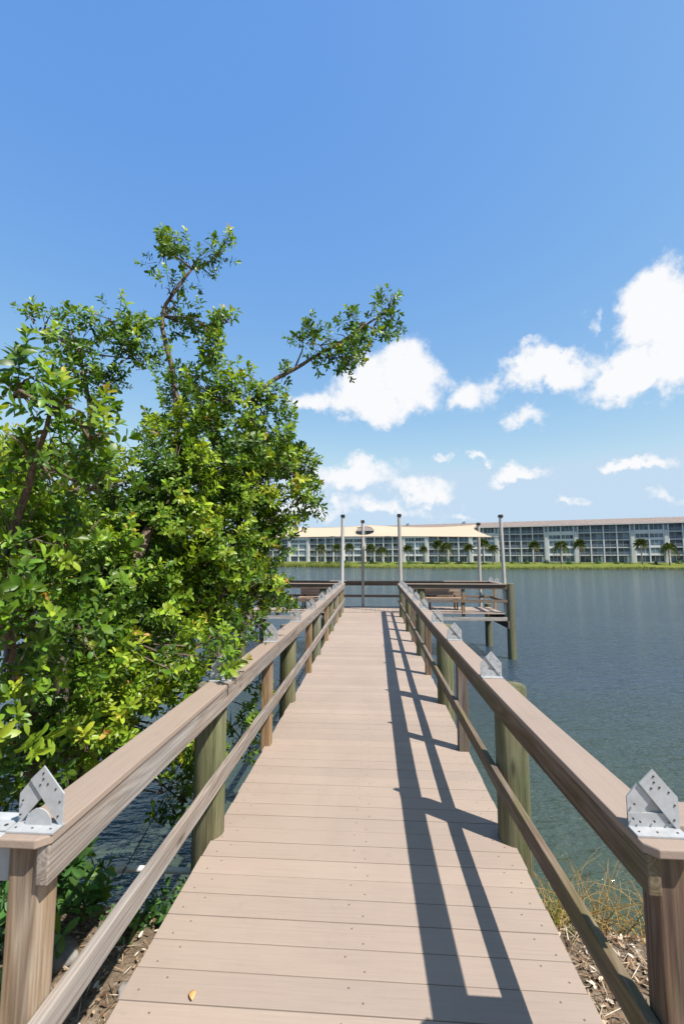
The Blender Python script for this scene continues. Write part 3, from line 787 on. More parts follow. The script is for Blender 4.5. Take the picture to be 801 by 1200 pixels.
# ------------------------------------------------------------------ the big tree on the left
BASE = Vector((-2.75, 3.55, -1.0))
tree = thing('leafy_tree', BASE, 'big glossy leaved tree with lime and reddish new tips, leaning over the left railing', 'tree')
crown_blobs = [
    ((-1.828, 4.3, 4.683), 0.270),
    ((-2.131, 4.3, 4.809), 0.182),
    ((-1.564, 4.3, 4.782), 0.196),
    ((-2.018, 4.25, 4.356), 0.178),
    ((-1.674, 4.3, 4.027), 0.211),
    ((-1.456, 4.3, 4.064), 0.105),
    ((-1.969, 4.3, 4.11), 0.143),
    ((-3.057, 3.9, 3.848), 0.185),
    ((-2.732, 3.9, 3.712), 0.282),
    ((-2.386, 4.0, 3.877), 0.270),
    ((-2.288, 4.0, 3.579), 0.266),
    ((-2.564, 3.9, 3.378), 0.246),
    ((-2.413, 3.9, 3.148), 0.178),
    ((-1.705, 4.2, 3.478), 0.358),
    ((-1.248, 4.4, 3.236), 0.314),
    ((-0.966, 4.5, 3.309), 0.142),
    ((-0.954, 4.6, 2.888), 0.323),
    ((-0.833, 4.8, 2.564), 0.304),
    ((-1.106, 4.8, 2.29), 0.278),
    ((-0.541, 4.6, 3.937), 0.244),
    ((-0.226, 4.6, 3.973), 0.252),
    ((0.008, 4.6, 4.106), 0.223),
    ((0.188, 4.6, 4.316), 0.161),
    ((-0.271, 4.6, 3.714), 0.161),
    ((-0.414, 4.7, 3.838), 0.183),
    ((-0.723, 4.6, 4.056), 0.100),
    ((-0.918, 4.6, 3.602), 0.100),
    ((-1.512, 4.2, 2.713), 0.458),
    ((-1.875, 4.0, 2.552), 0.337),
    ((-1.395, 4.4, 2.159), 0.470),
    ((-1.813, 4.0, 2.006), 0.474),
    ((-1.145, 4.8, 1.835), 0.275),
    ((-1.393, 4.9, 1.381), 0.419),
    ((-1.8, 4.4, 1.411), 0.468),
    ((-1.602, 4.6, 0.934), 0.315),
    ((-1.787, 3.5, 1.047), 0.352),
    ((-1.996, 3.3, 1.48), 0.407),
    ((-1.664, 3.7, 0.744), 0.254),
    ((-1.748, 3.0, 0.81), 0.290),
    ((-1.991, 2.8, 0.938), 0.304),
    ((-2.053, 2.8, 0.634), 0.219),
    ((-2.067, 3.6, 2.082), 0.347),
    ((-1.92, 2.7, 2.203), 0.279),
    ((-1.617, 1.9, 2.428), 0.154),
    ((-1.41, 1.9, 2.344), 0.136),
    ((-1.31, 2.0, 2.252), 0.124),
    ((-1.493, 1.9, 2.113), 0.207),
    ((-1.36, 2.1, 2.027), 0.171),
    ((-1.627, 2.0, 1.758), 0.255),
    ((-1.54, 2.3, 1.722), 0.232),
    ((-1.638, 2.1, 1.399), 0.263),
    ((-1.558, 2.4, 1.315), 0.214),
    ((-1.697, 2.1, 1.068), 0.217),
    ((-2.246, 5.2, 3.271), 0.576),
    ((-1.617, 5.4, 2.68), 0.581),
    ((-2.951, 5.0, 1.844), 0.750),
    ((-2.369, 5.3, 1.252), 0.772),
    ((-3.329, 4.6, 1.304), 0.786),
    ((-2.847, 4.5, 0.482), 0.659),
    ((-3.444, 4.0, 2.133), 0.793),
    ((-1.177, 4.6, 1.401), 0.296),
    ((-1.03, 4.6, 2.046), 0.229),
    ((-1.093, 4.3, 1.066), 0.194),
    ((-1.246, 3.7, 0.817), 0.181),
    ((-1.37, 3.5, 0.674), 0.172),
    ((-0.784, 4.8, 2.287), 0.202),
    ((-0.649, 4.8, 2.562), 0.147),
    ((-1.815, 2.7, 0.58), 0.220),
    ((-1.651, 3.0, 0.624), 0.229),
    ((-2.067, 2.7, 0.43), 0.210),
    ((-2.136, 3.4, 0.535), 0.330),
    ((-1.665, 3.5, 0.575), 0.239),
    ((-1.484, 4.2, 1.74), 0.406),
    ((-1.897, 3.6, 1.529), 0.390),
    ((-0.892, 4.4, 2.621), 0.256),
    ((-1.45, 4.1, 3.18), 0.288),
    ((-1.736, 3.8, 2.322), 0.340),
    ((-1.029, 3.05, 1.043), 0.092),
    ((-1.241, 3.35, 1.062), 0.153),
    ((-1.237, 3.8, 1.068), 0.144),
    ((-1.323, 3.0, 0.979), 0.149),
    ((-1.624, 3.9, 0.177), 0.190),
    ((-1.518, 4.2, 0.212), 0.189),
    ((-1.792, 3.6, 0.035), 0.176),
    ((-1.425, 4.2, -0.294), 0.155),
    ((-1.436, 4.7, 0.025), 0.174),
    ((-1.275, 4.6, -0.08), 0.169),
    ((-1.467, 4.3, -0.046), 0.191),
    ((-1.26, 5.0, 0.38), 0.148),
    ((-1.61, 4.0, -0.343), 0.177),
    ((-1.708, 3.8, -0.182), 0.142),
    ((-1.676, 4.4, -0.243), 0.204),
    ((-1.282, 5.0, 0.098), 0.148),
    ((-1.902, 4.2, -0.054), 0.221),
    ((-2.554, 3.3, 0.089), 0.270),
    ((-2.359, 3.9, 0.089), 0.224),
    ((-2.677, 2.6, 1.984), 0.499),
    ((-2.582, 2.4, 2.557), 0.316),
    ((-2.92, 2.8, 1.186), 0.523)
]
stems = [
    ([(-2.75, 3.55, -1.0), (-2.211, 3.5, 0.129), (-1.986, 3.4, 1.156), (-1.874, 3.6, 1.803), (-1.79, 4.0, 2.433), (-1.915, 4.2, 3.398), (-2.097, 4.25, 4.132), (-1.828, 4.3, 4.655)], 0.075, 0.012),
    ([(-2.75, 3.55, -1.0), (-2.194, 3.2, 0.542), (-2.171, 3.0, 1.442), (-2.313, 3.4, 2.333), (-2.499, 3.8, 2.943), (-2.71, 3.9, 3.629)], 0.06, 0.012),
    ([(-2.75, 3.55, -1.0), (-2.234, 3.8, 0.266), (-1.859, 4.2, 0.881), (-1.51, 4.6, 1.399), (-1.327, 4.6, 2.267), (-1.188, 4.5, 3.314), (-0.811, 4.6, 3.692), (-0.316, 4.6, 3.976), (0.188, 4.6, 4.316)], 0.065, 0.008),
    ([(-2.75, 3.55, -1.0), (-2.095, 3.8, 0.404), (-1.79, 4.6, 1.313), (-1.332, 4.8, 2.017), (-0.694, 4.8, 2.488)], 0.045, 0.008),
    ([(-2.75, 3.55, -1.0), (-2.225, 3.0, 0.503), (-1.959, 2.4, 1.221), (-1.73, 2.1, 1.761), (-1.572, 2.0, 2.135), (-1.431, 1.9, 2.364)], 0.05, 0.008)
]
tk = MB()
for pts, r0, r1 in stems:
    # smooth the polyline
    P = [Vector(p) for p in pts]
    fine = []
    for i in range(len(P) - 1):
        p0, p1, p2, p3 = P[max(i - 1, 0)], P[i], P[i + 1], P[min(i + 2, len(P) - 1)]
        for k in range(5):
            t_ = k / 5
            fine.append(.5 * ((2 * p1) + (p2 - p0) * t_ + (2 * p0 - 5 * p1 + 4 * p2 - p3) * t_ ** 2 + (3 * p1 - p0 - 3 * p2 + p3) * t_ ** 3) + noise.noise_vector(p1 * 2 + Vector((t_, 0, 0)) * 3) * .012)
    fine.append(P[-1])
    tk.tube(fine, [lerp(r0, r1, (i / (len(fine) - 1)) ** .8) for i in range(len(fine))], 9)
stem_pts = [Vector(p) for pts, _, _ in stems for p in pts[1:]]
br = MB(); twigs = []
sp = blob_sprigs(crown_blobs, RNG, 1.0, .17, .0, twigs)
for c, r_ in crown_blobs:
    c = Vector(c); q = min(stem_pts, key=lambda s_: (s_ - c).length)
    mid = (c + q) / 2 + Vector((RNG.normal(0, .05), RNG.normal(0, .05), .05 - .1 * (c - q).length))
    br.tube([q, mid, c], [.011, .008, .005], 6)
    for k in range(4):
        d = Vector(RNG.normal(0, 1, 3)).normalized() + Vector((0, 0, .3))
        br.tube([c, c + d * r_ * .4 + Vector((0, 0, .03)), c + d * r_ * .85], [.007, .005, .002], 5)
for q, p in twigs: br.tube([q, p], [.0035, .0018], 3, cap=False)
trunk = tk.build('trunk', M['bark'], tree, smooth=True)
br.build('branch', M['bark'], trunk, smooth=True, solid_normals=False)
protos = [sprig_proto(RNG, int(RNG.integers(9, 14)), .115, .064, .029) for _ in range(10)]
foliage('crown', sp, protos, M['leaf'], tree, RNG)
print('sprigs', len(sp), flush=True)

# ------------------------------------------------------------------ shrubs and small plants on the near bank
def shrub(name, base, blobs, label, cat, L=.10, W=.045, dens=.8, group=None):
    t = thing(name, base, label, cat, group)
    st = MB()
    for c, r_ in blobs:
        c = Vector(c); b0 = Vector(base)
        st.tube([b0, (b0 + c) / 2 + Vector((.02, 0, .03)), c], [.010, .007, .004], 6)
    tw = []
    s_ = blob_sprigs(blobs, RNG, dens * .5, .15, -1, tw)
    for q, p in tw: st.tube([q, p], [.003, .0015], 3, cap=False)
    st.build('stem', M['bark'], t, smooth=True, solid_normals=False)
    pr = [sprig_proto(RNG, int(RNG.integers(6, 11)), .09, L, W) for _ in range(6)]
    foliage('foliage', s_, pr, M['shrubleaf'], t, RNG)
shrub('shrub', (-1.95, 2.75, -0.4), [((-1.753, 2.75, -0.124), 0.154), ((-1.794, 2.6, -0.183), 0.170), ((-1.755, 2.7, 0.044), 0.122), ((-1.577, 2.5, -0.227), 0.111)], 'broad leaved green shrub on the bank behind the nearest left post', 'shrub', 0.11, 0.05, 0.75)
shrub('shrub', (-2.3, 2.3, -0.4), [((-1.794, 2.3, 0.18), 0.154), ((-1.759, 2.2, -0.014), 0.146), ((-1.644, 2.2, -0.152), 0.124)], 'broad leaved green shrub at the left picture edge outside the nearest post', 'shrub', 0.1, 0.045, 0.75)
shrub('small_plant', (-1.22, 3.0, -0.4), [((-1.163, 2.85, -0.335), 0.041), ((-1.2, 2.8, -0.375), 0.041)], 'small bright green plant in front of the white pipe beside the planks', 'plant', 0.06, 0.028, 0.9)
shrub('small_plant', (-1.5, 2.75, -0.4), [((-1.359, 2.75, -0.333), 0.060), ((-1.402, 2.65, -0.35), 0.058)], 'low leafy plant under the left middle rail', 'plant', 0.06, 0.028, 0.8)
shrub('small_plant', (1.12, 2.75, -0.36), [((1.168, 2.8, -0.405), 0.040)], 'small yellow green plant among dry leaves on the right bank', 'plant', 0.055, 0.025, 0.9)

# dry grass on the right bank
def ribbon(b, pts, w):
    pts = [Vector(p) for p in pts]
    b.tube(pts, [w * (1 - .7 * i / (len(pts) - 1)) for i in range(len(pts))], 4, cap=False)
def grass_clump(loc, n, h, spread, label, age, seed, rad, w=.0028):
    rg = random.Random(seed); V_, Q_, A_, R_ = [], [], [], []
    b = MB(); cnt = []
    for i in range(n):
        a = rg.uniform(0, 6.28); r_ = rad * math.sqrt(rg.random())
        x, y = loc[0] + r_ * math.cos(a), loc[1] + r_ * math.sin(a); z = ground_z(x, y) - .02
        hh = h * rg.uniform(.4, 1.1); a2 = rg.uniform(0, 6.28); ln = spread * rg.uniform(.3, 1.2)
        dx, dy = math.cos(a2) * ln, math.sin(a2) * ln; cz = rg.uniform(.35, 1.25)
        pts = []
        for k in range(8):
            t_ = k / 7
            pts.append((x + dx * t_ ** 1.4 + .03 * math.sin(t_ * 5 + i), y + dy * t_ ** 1.4 + .03 * math.cos(t_ * 4 + i * 2), z + hh * (t_ * 1.5 - cz * t_ * t_ * .9)))
        n0 = len(b.v); ribbon(b, pts, w * rg.uniform(.6, 1.4)); cnt.append((len(b.v) - n0, min(1, max(0, age + rg.uniform(-.3, .3))), rg.random()))
    t = thing('grass_clump', (loc[0], loc[1], ground_z(*loc[:2])), label, 'grass clump')
    np_mesh('blades', b.v, b.f, M['straw'], t, {'age': np.concatenate([np.full(c, a) for c, a, r_ in cnt]), 'rnd': np.concatenate([np.full(c, r_) for c, a, r_ in cnt])})
grass_clump((1.22, 3.12), 110, .40, .42, 'wiry dry golden grass clump on the bank beside the nearest right post', .35, 3, .22)
grass_clump((.97, 2.95), 40, .34, .12, 'tuft of half green grass against the right edge of the boardwalk', .75, 4, .07, .0035)
grass_clump((1.55, 3.0), 70, .36, .40, 'tangle of thin straw on the right bank behind the nearest post', .3, 5, .22)

# leaf litter and twigs on both banks: nobody could count it
V_, Q_, Rn_ = [], [], []
def chip(x, y, L, W):
    z = ground_z(x, y) + .006 + random.random() * .02
    a = random.uniform(0, 6.28); tl = random.uniform(-.5, .5); tw = random.uniform(-.6, .6)
    Mx = Matrix.Translation((x, y, z)) @ Matrix.Rotation(a, 4, 'Z') @ Matrix.Rotation(tl, 4, 'Y') @ Matrix.Rotation(tw, 4, 'X')
    o = len(V_); r_ = random.random()
    for p in ((-L, 0, 0), (-L * .2, -W, .25 * W), (-L * .2, 0, 0), (-L * .2, W, .25 * W), (L * .5, -W * .8, .3 * W), (L * .5, 0, 0), (L * .5, W * .8, .3 * W), (L, 0, .2 * W)):
        V_.append(tuple(Mx @ Vector(p))); Rn_.append(r_)
    for q in ((0, 1, 2, 2), (1, 4, 5, 2), (2, 5, 6, 3)): pass
    Q_.extend([(o, o + 1, o + 2, o + 3), (o + 1, o + 4, o + 5, o + 2), (o + 2, o + 5, o + 6, o + 3), (o + 4, o + 7, o + 6, o + 5)])
for _ in range(11000):
    if random.random() < .5: x = random.uniform(.78, 2.1)
    else: x = random.uniform(-3.2, -.9)
    y = random.uniform(.9, 3.15)
    if x < 0 and y < 1.2: continue
    if x > .84 and y < 2.1: 
        if random.random() < .9: continue
    if random.random() < .55: chip(x, y, random.uniform(.008, .022), random.uniform(.004, .010))
    else: chip(x, y, random.uniform(.03, .09), random.uniform(.0012, .003))
tag(np_mesh('leaf_litter', V_, Q_, M['litter'], None, {'rnd': Rn_}, False), kind='stuff')

# rocks
def rock(x, y, r_, label, seed):
    bm = bmesh.new(); bmesh.ops.create_icosphere(bm, subdivisions=3, radius=1)
    for v in bm.verts:
        n_ = noise.noise(v.co * 1.3 + Vector((seed, 0, 0))) * .35 + noise.noise(v.co * 3.5 + Vector((seed, 5, 0))) * .1
        v.co = v.co * (1 + n_); v.co.x *= r_; v.co.y *= r_ * .8; v.co.z *= r_ * .55
    for f in bm.faces: f.smooth = True
    me = bpy.data.meshes.new('rock'); bm.to_mesh(me); bm.free(); me.materials.append(M['rock'])
    o = bpy.data.objects.new('rock', me); COL.objects.link(o); o.location = (x, y, ground_z(x, y) + r_ * .15); tag(o, label, 'rock', 'rocks on the left bank')
rock(-1.45, 2.22, .085, 'pale rock under the left railing nearest the camera', 1)
rock(-1.62, 2.45, .10, 'larger flat rock half under the shrub left of the railing', 2)
rock(-1.16, 2.30, .055, 'small grey rock beside the left edge of the planks', 3)
rock(-1.30, 2.02, .075, 'grey green rock beside the foot of the nearest left post', 4)

# PVC pipe, cable, fallen leaf
t = thing('pvc_pipe', (-1.69, 3.12, -.33), 'grey white pipe with an elbow running under the left edge of the boardwalk', 'pipe')
b = MB(); b.tube([(-.6, 3.13, -.32), (-1.66, 3.11, -.31)], .019, 12); b.build('pipe_run', M['pvc'], t, smooth=True, auto=40)
b = MB(); b.tube([(-1.64, 3.11, -.31), (-1.675, 3.10, -.312), (-1.69, 3.075, -.318), (-1.692, 3.04, -.325)], .025, 12); b.build('elbow', M['pvc'], t, smooth=True, auto=40)
b = MB(); b.tube([(-1.692, 3.045, -.325), (-1.675, 2.6, -.42)], .019, 12); b.build('pipe_run', M['pvc'], t, smooth=True, auto=40)
b = MB(); b.tube([(-1.655, 4.2, 0.077), (-1.693, 3.7, -0.26), (-1.604, 3.0, -0.302)], .004, 6)
tag(b.build('cable', M['cable'], None, smooth=True), 'thin dark cable slanting down past the left railing to the pipe', 'cable')
bm = bmesh.new()
v, q = leaf_proto(.05, .026, .15, .12)
for p in v: bm.verts.new(p)
bm.verts.ensure_lookup_table()
for f in q: bm.faces.new([bm.verts[i] for i in f]).smooth = True
me = bpy.data.meshes.new('fallen_leaf'); bm.to_mesh(me); bm.free(); me.materials.append(M['fallen'])
o = bpy.data.objects.new('fallen_leaf', me); COL.objects.link(o); o.location = (-0.706, 1.901, 0.012); o.rotation_euler = (.0, 0, 1.9)
o.modifiers.new('leaf_thickness', 'SOLIDIFY').thickness = .0008
tag(o, 'small curled orange leaf lying on the near planks', 'leaf')

# ------------------------------------------------------------------ palms, bushes and reeds on the far bank
def palm_mesh(seed, h, kind):
    rg = np.random.default_rng(seed)
    b = MB(); b.tube([(0, 0, -.6), (.05, 0, h * .4), (.12, .05, h * .75), (.1, .05, h)], [.24, .19, .18, .20], 8)
    V2, Q2, A2, R2 = [], [], [], []
    nf = 60 if kind == 0 else 44
    for i in range(nf):
        az = i * 2.4 + rg.normal(0, .2); el = R(75) - (i / nf) * R(125) + rg.normal(0, .1)
        Lf = (1.75 if kind == 0 else 2.9) * rg.uniform(.85, 1.1)
        d = np.array([math.cos(az) * math.cos(el), math.sin(az) * math.cos(el), math.sin(el)])
        side = np.cross(d, [0, 0, 1.0]); side /= np.linalg.norm(side) + 1e-6
        rn = rg.uniform(); age = .15 + .5 * rg.uniform() + (.45 if i > nf * .82 else 0)
        for k in range(9):
            t_ = .25 + .75 * k / 8
            p = np.array([.1, .05, h]) + d * Lf * t_ + np.array([0, 0, -.42 * Lf * t_ * t_ * (1 if kind == 0 else 1.35)])
            for sg in (-1, 1):
                if kind == 0:
                    dd = d * .6 + side * sg * (.15 + .9 * (1 - t_)) ; ln = .8
                else: dd = d * .35 + side * sg * .9 + np.array([0, 0, -.7]); ln = .75
                dd = dd / np.linalg.norm(dd) * ln * rg.uniform(.8, 1.1); w = np.array([0, 0, .075]) + d * .07
                o_ = len(V2)
                V2 += [p - w, p + w, p + dd + w * .4 + np.array([0, 0, -.12]), p + dd - w * .4 + np.array([0, 0, -.12])]
                Q2.append((o_, o_ + 1, o_ + 2, o_ + 3)); A2 += [age] * 4; R2 += [rn] * 4
    return b, V2, Q2, A2, R2
PALMG = 'palms along the foot of the apartment building'
def make_palm(seed, h, kind):
    t = thing('palm_tree', (0, 0, 0), None, 'palm', PALMG)
    b, V2, Q2, A2, R2 = palm_mesh(seed, h, kind)
    b.build('trunk', M['palmtrunk'], t, smooth=True)
    np_mesh('crown', V2, Q2, M['palmleaf'], t, {'age': A2, 'rnd': R2}, False)
    return t
protoA = make_palm(1, 6.6, 0); protoB = make_palm(2, 6.2, 1); used = set()
def put_palm(x, y, sc, kind, label):
    p = protoA if kind == 0 else protoB
    o = p if kind not in used else copy_tree(p)
    used.add(kind)
    o.location = (x, y, ground_z(x, y)); k_ = sc * random.uniform(.78, 1.08); o.scale = (sc * .84, sc * .84, k_ * .95); o.rotation_euler.z = random.uniform(0, 6.28); o['label'] = label
put_palm(86.19, 154.2, 1.12, 0, 'round headed palm with tall bare trunk, second from the right end of the bank')
put_palm(94.15, 153.5, 1.1, 1, 'broad drooping palm at the right end of the far bank')
put_palm(66.93, 154.5, 1.02, 0, 'slim small headed palm left of the two rightmost palms')
put_palm(60.53, 153.3, 1.08, 1, 'drooping palm right of the corner pole in front of pale windows')
put_palm(52.44, 154, 0.98, 0, 'slim palm in front of a white wall just right of the corner pole')
put_palm(38.8, 152.9, 1, 0, 'palm close behind the right corner of the sail')
put_palm(35.98, 153.7, 1.05, 0, 'dense headed palm under the right end of the sail, left one of a close pair')
put_palm(31.74, 155.8, 0.98, 0, 'small palm left of the pole at the sail end')
put_palm(24.6, 156.8, 1.05, 1, 'dark bushy palm with shaggy trunk in the middle of the right platform view')
put_palm(22.28, 158.4, 1.05, 0, 'palm leaning beside the dark shaggy palm')
put_palm(17.32, 160.4, 0.8, 0, 'small pale palm right of the boardwalk end pole')
put_palm(12.19, 162, 1, 0, 'dense palm just right of the right boardwalk pole')
put_palm(3.08, 167.5, 1, 1, 'drooping palm between the centre pole and the right boardwalk pole')
put_palm(-0.94, 169.5, 1.08, 0, 'palm just right of the centre pole')
put_palm(-8.99, 173.5, 1.08, 0, 'palm between the left boardwalk pole and the centre pole')
put_palm(-14.04, 176.1, 1.02, 0, 'palm just left of the left boardwalk pole')
put_palm(-20.67, 179.4, 1.02, 1, 'palm nearest the tree leaves on the left')
def bush(x, y, r_, h, label):
    t = thing('bush', (x, y, ground_z(x, y)), label, 'bush', 'bushes along the foot of the apartment building')
    V2, Q2, A2, R2 = [], [], [], []
    for _ in range(240):
        d = RNG.normal(0, 1, 3); d /= np.linalg.norm(d); d[2] = abs(d[2])
        p = np.array([x, y, ground_z(x, y)]) + d * np.array([r_, r_, h]) * RNG.uniform(.5, 1)
        u = RNG.normal(0, 1, 3); u /= np.linalg.norm(u); w = np.cross(u, d); s_ = .16
        o_ = len(V2); V2 += [p - u * s_, p - w * s_ * .6, p + u * s_, p + w * s_ * .6]; Q2.append((o_, o_ + 1, o_ + 2, o_ + 3)); A2 += [RNG.uniform(0, .6)] * 4; R2 += [RNG.uniform()] * 4
    np_mesh('foliage', V2, Q2, M['shrubleaf'], t, {'age': A2, 'rnd': R2}, False)
bush(-0.62, 169.4, 1, 1.5, 'dark clipped bush at the foot of the palm right of the centre pole')
bush(-10.66, 174.4, 0.9, 1.1, 'low dark bush right of the left boardwalk pole')
bush(12.75, 161.7, 1.2, 1.6, 'round bush under the dense palm right of the boardwalk pole')
bush(24.87, 156.7, 1.5, 2.6, 'tall bush around the trunk of the dark shaggy palm')
bush(49.96, 153.9, 0.9, 1.1, 'low bush beside the slim palm right of the corner pole')
bush(63.39, 154.4, 1, 1.2, 'bush between the two palms in front of the pale windows')
bush(-17.18, 178, 0.94, 0.8, 'rounded bush at the building foot left of the left boardwalk pole')
bush(5.54, 167.2, 1, 0.55, 'low spreading bush at the building foot left of the right boardwalk pole')
bush(19.8, 159.2, 1.17, 0.71, 'tall narrow bush at the building foot in the middle of the shore under the sail')
bush(28.88, 157, 1.3, 0.88, 'pale bush at the building foot left of the sail end pole')
bush(45.66, 155, 0.88, 1.01, 'dark bush at the building foot right of the corner pole')
bush(56.37, 154.4, 1.01, 1.19, 'ragged bush at the building foot in front of the pale windows')
bush(73.02, 155.5, 1.09, 1.04, 'rounded bush at the building foot between the drooping palm and the round headed palm')
bush(78.72, 155.1, 1.11, 0.97, 'low spreading bush at the building foot left of the round headed palm')
bush(91.39, 155.9, 0.52, 1.19, 'tall narrow bush at the building foot between the two rightmost palms')
bush(98.84, 156.4, 1.08, 1.2, 'pale bush at the building foot at the right picture edge')
# reeds and rough grass at the water line
V2, Q2, A2, R2 = [], [], [], []
for _ in range(9000):
    x = random.uniform(-75, 125); 
    tall = x < -8
    if not tall and random.random() < .25: continue
    y = shore_y(x) + random.uniform(-.9, 1.6); z = max(WZ - .05, ground_z(x, y) - .1)
    h = random.uniform(.9, 2.0) if tall else random.uniform(.25, .8); w = .10
    if tall and random.random() < .3: h *= .6
    a = random.uniform(0, 3.14); dx, dy = math.cos(a) * w, math.sin(a) * w; lx, ly = random.uniform(-.3, .3) * h, random.uniform(-.3, .3) * h
    o_ = len(V2); V2 += [(x - dx, y - dy, z), (x + dx, y + dy, z), (x + lx + dx * .2, y + ly + dy * .2, z + h), (x + lx - dx * .2, y + ly - dy * .2, z + h)]
    Q2.append((o_, o_ + 1, o_ + 2, o_ + 3)); A2 += [random.random()] * 4; R2 += [random.random()] * 4
tag(np_mesh('reeds', V2, Q2, M['reed'], None, {'age': A2, 'rnd': R2}, False), kind='stuff')

# ------------------------------------------------------------------ sky, sun
SUN = Vector((.571, -.40, 1.0)).normalized()
el = math.asin(SUN.z); az = math.atan2(SUN.x, SUN.y)
W = bpy.data.worlds.new('World'); S.world = W; W.use_nodes = True
nt = W.node_tree; nt.nodes.clear()
def wn(t_, **kw):
    nd = nt.nodes.new(t_)
    for k_, v_ in kw.items(): setattr(nd, k_, v_)
    return nd
L = nt.links.new
def wm(op, a, b=0, c=0, clamp=False):
    nd = wn('ShaderNodeMath', operation=op, use_clamp=clamp)
    for i, v_ in enumerate((a, b, c)):
        if hasattr(v_, 'is_output'): L(v_, nd.inputs[i])
        else: nd.inputs[i].default_value = v_
    return nd.outputs[0]
sky = wn('ShaderNodeTexSky', sky_type='NISHITA', sun_disc=False)
sky.sun_elevation = el; sky.sun_rotation = az; sky.altitude = 0; sky.air_density = 1.0; sky.dust_density = .55; sky.ozone_density = 1.6
tc = wn('ShaderNodeTexCoord'); D = tc.outputs['Generated']
# cumulus: soft lobes broken up by fractal noise, all in sky directions
def sky_noise(scale, detail, rough):
    nd = wn('ShaderNodeTexNoise'); L(D0, nd.inputs['Vector']); nd.inputs['Scale'].default_value = scale; nd.inputs['Detail'].default_value = detail; nd.inputs['Roughness'].default_value = rough; return nd
def vec_add(a, nd, k):
    v1 = wn('ShaderNodeVectorMath', operation='SUBTRACT'); L(nd.outputs['Color'], v1.inputs[0]); v1.inputs[1].default_value = (.5, .5, .5)
    v2 = wn('ShaderNodeVectorMath', operation='MULTIPLY_ADD'); L(v1.outputs[0], v2.inputs[0]); v2.inputs[1].default_value = (k, k, k); L(a, v2.inputs[2]); return v2.outputs[0]
D0 = D
n1 = sky_noise(11, 10, .62); n2 = sky_noise(34, 8, .65)
D = vec_add(vec_add(D0, sky_noise(7, 9, .6), .16), sky_noise(26, 8, .65), .05)
CLOUDS = [
    ((0.0699, 0.9293, 0.3625), 0.1004, 0.0671, 1.3),
    ((-0.0194, 0.944, 0.3294), 0.1075, 0.0521, 1.2),
    ((-0.1328, 0.9338, 0.3323), 0.0723, 0.0348, 1.05),
    ((0.3344, 0.8728, 0.3554), 0.1033, 0.0406, 1.2),
    ((0.2745, 0.8844, 0.3775), 0.0495, 0.0254, 0.9),
    ((0.2041, 0.9248, 0.3211), 0.0530, 0.0420, 0.95),
    ((0.311, 0.9079, 0.2812), 0.0462, 0.0281, 0.85),
    ((0.4899, 0.7734, 0.4024), 0.0673, 0.0692, 1.5),
    ((0.4698, 0.8218, 0.3224), 0.0740, 0.0467, 1.4),
    ((0.5397, 0.7732, 0.3331), 0.0707, 0.0833, 1.6),
    ((0.3927, 0.8107, 0.4343), 0.0230, 0.0241, 0.8),
    ((0.2968, 0.9408, 0.1638), 0.0538, 0.0224, 1.2),
    ((0.4778, 0.8631, 0.1636), 0.0610, 0.0172, 1.15),
    ((-0.0489, 0.9842, 0.17), 0.1361, 0.0369, 1.15),
    ((0.098, 0.9852, 0.1406), 0.0714, 0.0275, 1),
    ((0.0063, 0.9944, 0.1053), 0.1276, 0.0223, 0.95),
    ((-0.1235, 0.9865, 0.1073), 0.0837, 0.0186, 0.95),
    ((0.1598, 0.9654, 0.2063), 0.0348, 0.0125, 0.8),
    ((0.3848, 0.9146, 0.1243), 0.0236, 0.0116, 0.85),
    ((0.2226, 0.9547, 0.1977), 0.0236, 0.0106, 0.75),
    ((0.521, 0.846, 0.1134), 0.0479, 0.0137, 0.7),
    ((0.2872, 0.8696, 0.4016), 0.0426, 0.0109, 0.7),
    ((-0.1964, 0.9757, 0.0973), 0.0923, 0.0222, 0.85),
    ((0.1945, 0.9756, 0.102), 0.0513, 0.0108, 0.8)
]
acc = None
for (d, wx, wy, amp) in CLOUDS:
    d = Vector(d); tx = Vector((0, 0, 1)).cross(d).normalized() * -1; ty = tx.cross(d).normalized()
    if ty.z < 0: ty = -ty
    def dot(v):
        nd = wn('ShaderNodeVectorMath', operation='DOT_PRODUCT'); L(D, nd.inputs[0]); nd.inputs[1].default_value = v; return nd.outputs['Value']
    a = wm('DIVIDE', dot(tx), wx); bq = wm('SUBTRACT', dot(ty), d.dot(ty)); 
    up = wm('DIVIDE', wm('MAXIMUM', bq, 0), wy * 1.15); dn = wm('DIVIDE', wm('MINIMUM', bq, 0), wy * .8)
    r2 = wm('ADD', wm('MULTIPLY', a, a), wm('ADD', wm('MULTIPLY', up, up), wm('MULTIPLY', dn, dn)))
    front = wm('GREATER_THAN', dot(d), 0)
    m_ = wm('MULTIPLY', wm('MULTIPLY', wm('EXPONENT', wm('MULTIPLY', r2, -.9)), amp), front)
    acc = m_ if acc is None else wm('MAXIMUM', acc, m_)
tot = wm('ADD', acc, wm('ADD', wm('MULTIPLY', wm('SUBTRACT', n1.outputs['Fac'], .5), 1.1), wm('MULTIPLY', wm('SUBTRACT', n2.outputs['Fac'], .5), .8)))
mr = wn('ShaderNodeMapRange', interpolation_type='SMOOTHSTEP'); L(tot, mr.inputs[0])
mr.inputs[1].default_value = .36; mr.inputs[2].default_value = .98
gate = wn('ShaderNodeMapRange', interpolation_type='SMOOTHSTEP'); L(acc, gate.inputs[0]); gate.inputs[1].default_value = .05; gate.inputs[2].default_value = .3
mask = wm('MULTIPLY', mr.outputs[0], gate.outputs[0])
hs = wn('ShaderNodeHueSaturation'); L(sky.outputs[0], hs.inputs['Color'])
hs.inputs['Saturation'].default_value = 1.16; hs.inputs['Value'].default_value = 1.12; hs.inputs['Hue'].default_value = 0.5
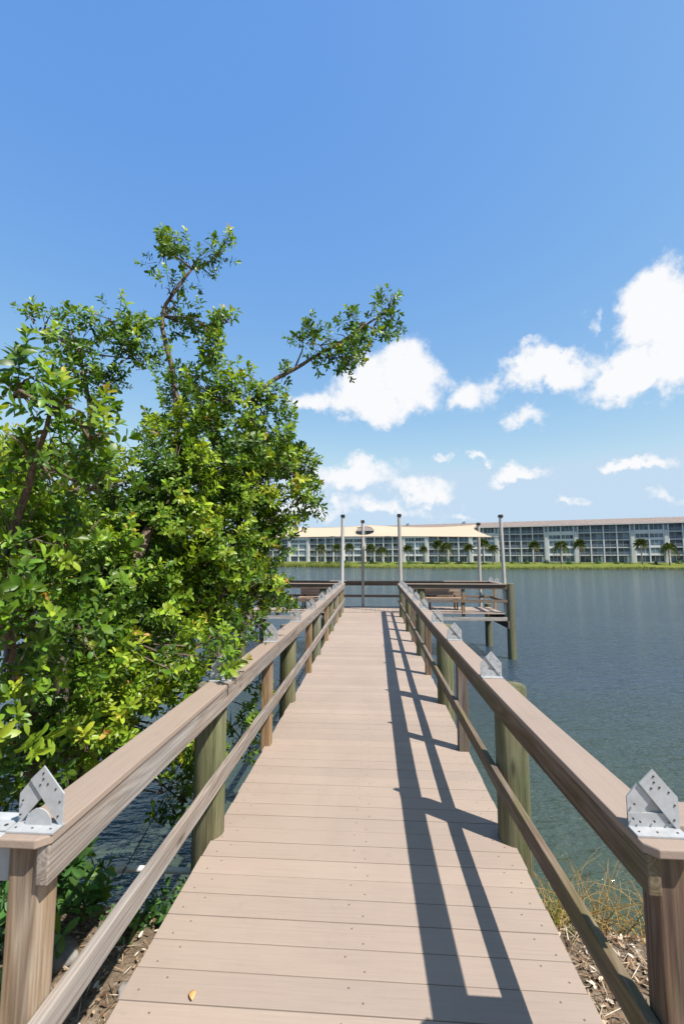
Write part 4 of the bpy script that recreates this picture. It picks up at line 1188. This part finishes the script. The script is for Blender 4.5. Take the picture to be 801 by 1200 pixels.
sp_ = wn('ShaderNodeSeparateColor'); L(hs.outputs[0], sp_.inputs[0]); cb_ = wn('ShaderNodeCombineColor')
for ch, (k_, ref, pw) in enumerate(((.60, .61, 1.0), (1.46, 1.32, .70), (3.3, 2.8, .16))):
    L(wm('MULTIPLY', wm('POWER', wm('DIVIDE', sp_.outputs[ch], ref), pw), k_), cb_.inputs[ch])
rl_ = cb_.inputs[0].links[0].from_socket; gl_ = cb_.inputs[1].links[0].from_socket
bl_ = cb_.inputs[2].links[0].from_socket; gm_ = wm('MINIMUM', gl_, wm('MULTIPLY', bl_, .81)); L(gm_, cb_.inputs[1])
L(wm('MINIMUM', rl_, wm('MULTIPLY', gm_, .77)), cb_.inputs[0])
mx = wn('ShaderNodeMix', data_type='RGBA'); L(mask, mx.inputs[0]); L(cb_.outputs[0], mx.inputs[6])
mx.inputs[7].default_value = (4.05, 4.1, 4.2, 1)
bg = wn('ShaderNodeBackground'); bg.inputs['Strength'].default_value = 0.14; L(mx.outputs[2], bg.inputs[0])
wo = wn('ShaderNodeOutputWorld'); L(bg.outputs[0], wo.inputs[0])

ld = bpy.data.lights.new('sun', 'SUN'); ld.energy = 5.0; ld.angle = R(.53); ld.color = (1, .955, .89)
lo = bpy.data.objects.new('sun', ld); COL.objects.link(lo); lo.location = (20, -15, 40)
lo.rotation_euler = SUN.to_track_quat('Z', 'Y').to_euler()

# ------------------------------------------------------------------ camera
cd = bpy.data.cameras.new('camera'); cam = bpy.data.objects.new('camera', cd); COL.objects.link(cam)
cam.location = (0, 0, 1.70); cam.rotation_euler = (R(90 + 5.8479), 0, R(3.8683))
cd.sensor_fit = 'HORIZONTAL'; cd.sensor_width = 24; cd.lens = 537 / 801 * 24
cd.clip_start = .05; cd.clip_end = 8000
cd.dof.use_dof = True; cd.dof.focus_distance = 5.0; cd.dof.aperture_fstop = 4.5
S.camera = cam
S.view_settings.view_transform = 'Standard'; S.view_settings.look = 'None'
S.view_settings.exposure = 0.75; S.view_settings.gamma = 1
S.cycles.max_bounces = 8; S.cycles.caustics_reflective = False; S.cycles.caustics_refractive = False; S.cycles.transparent_max_bounces = 8
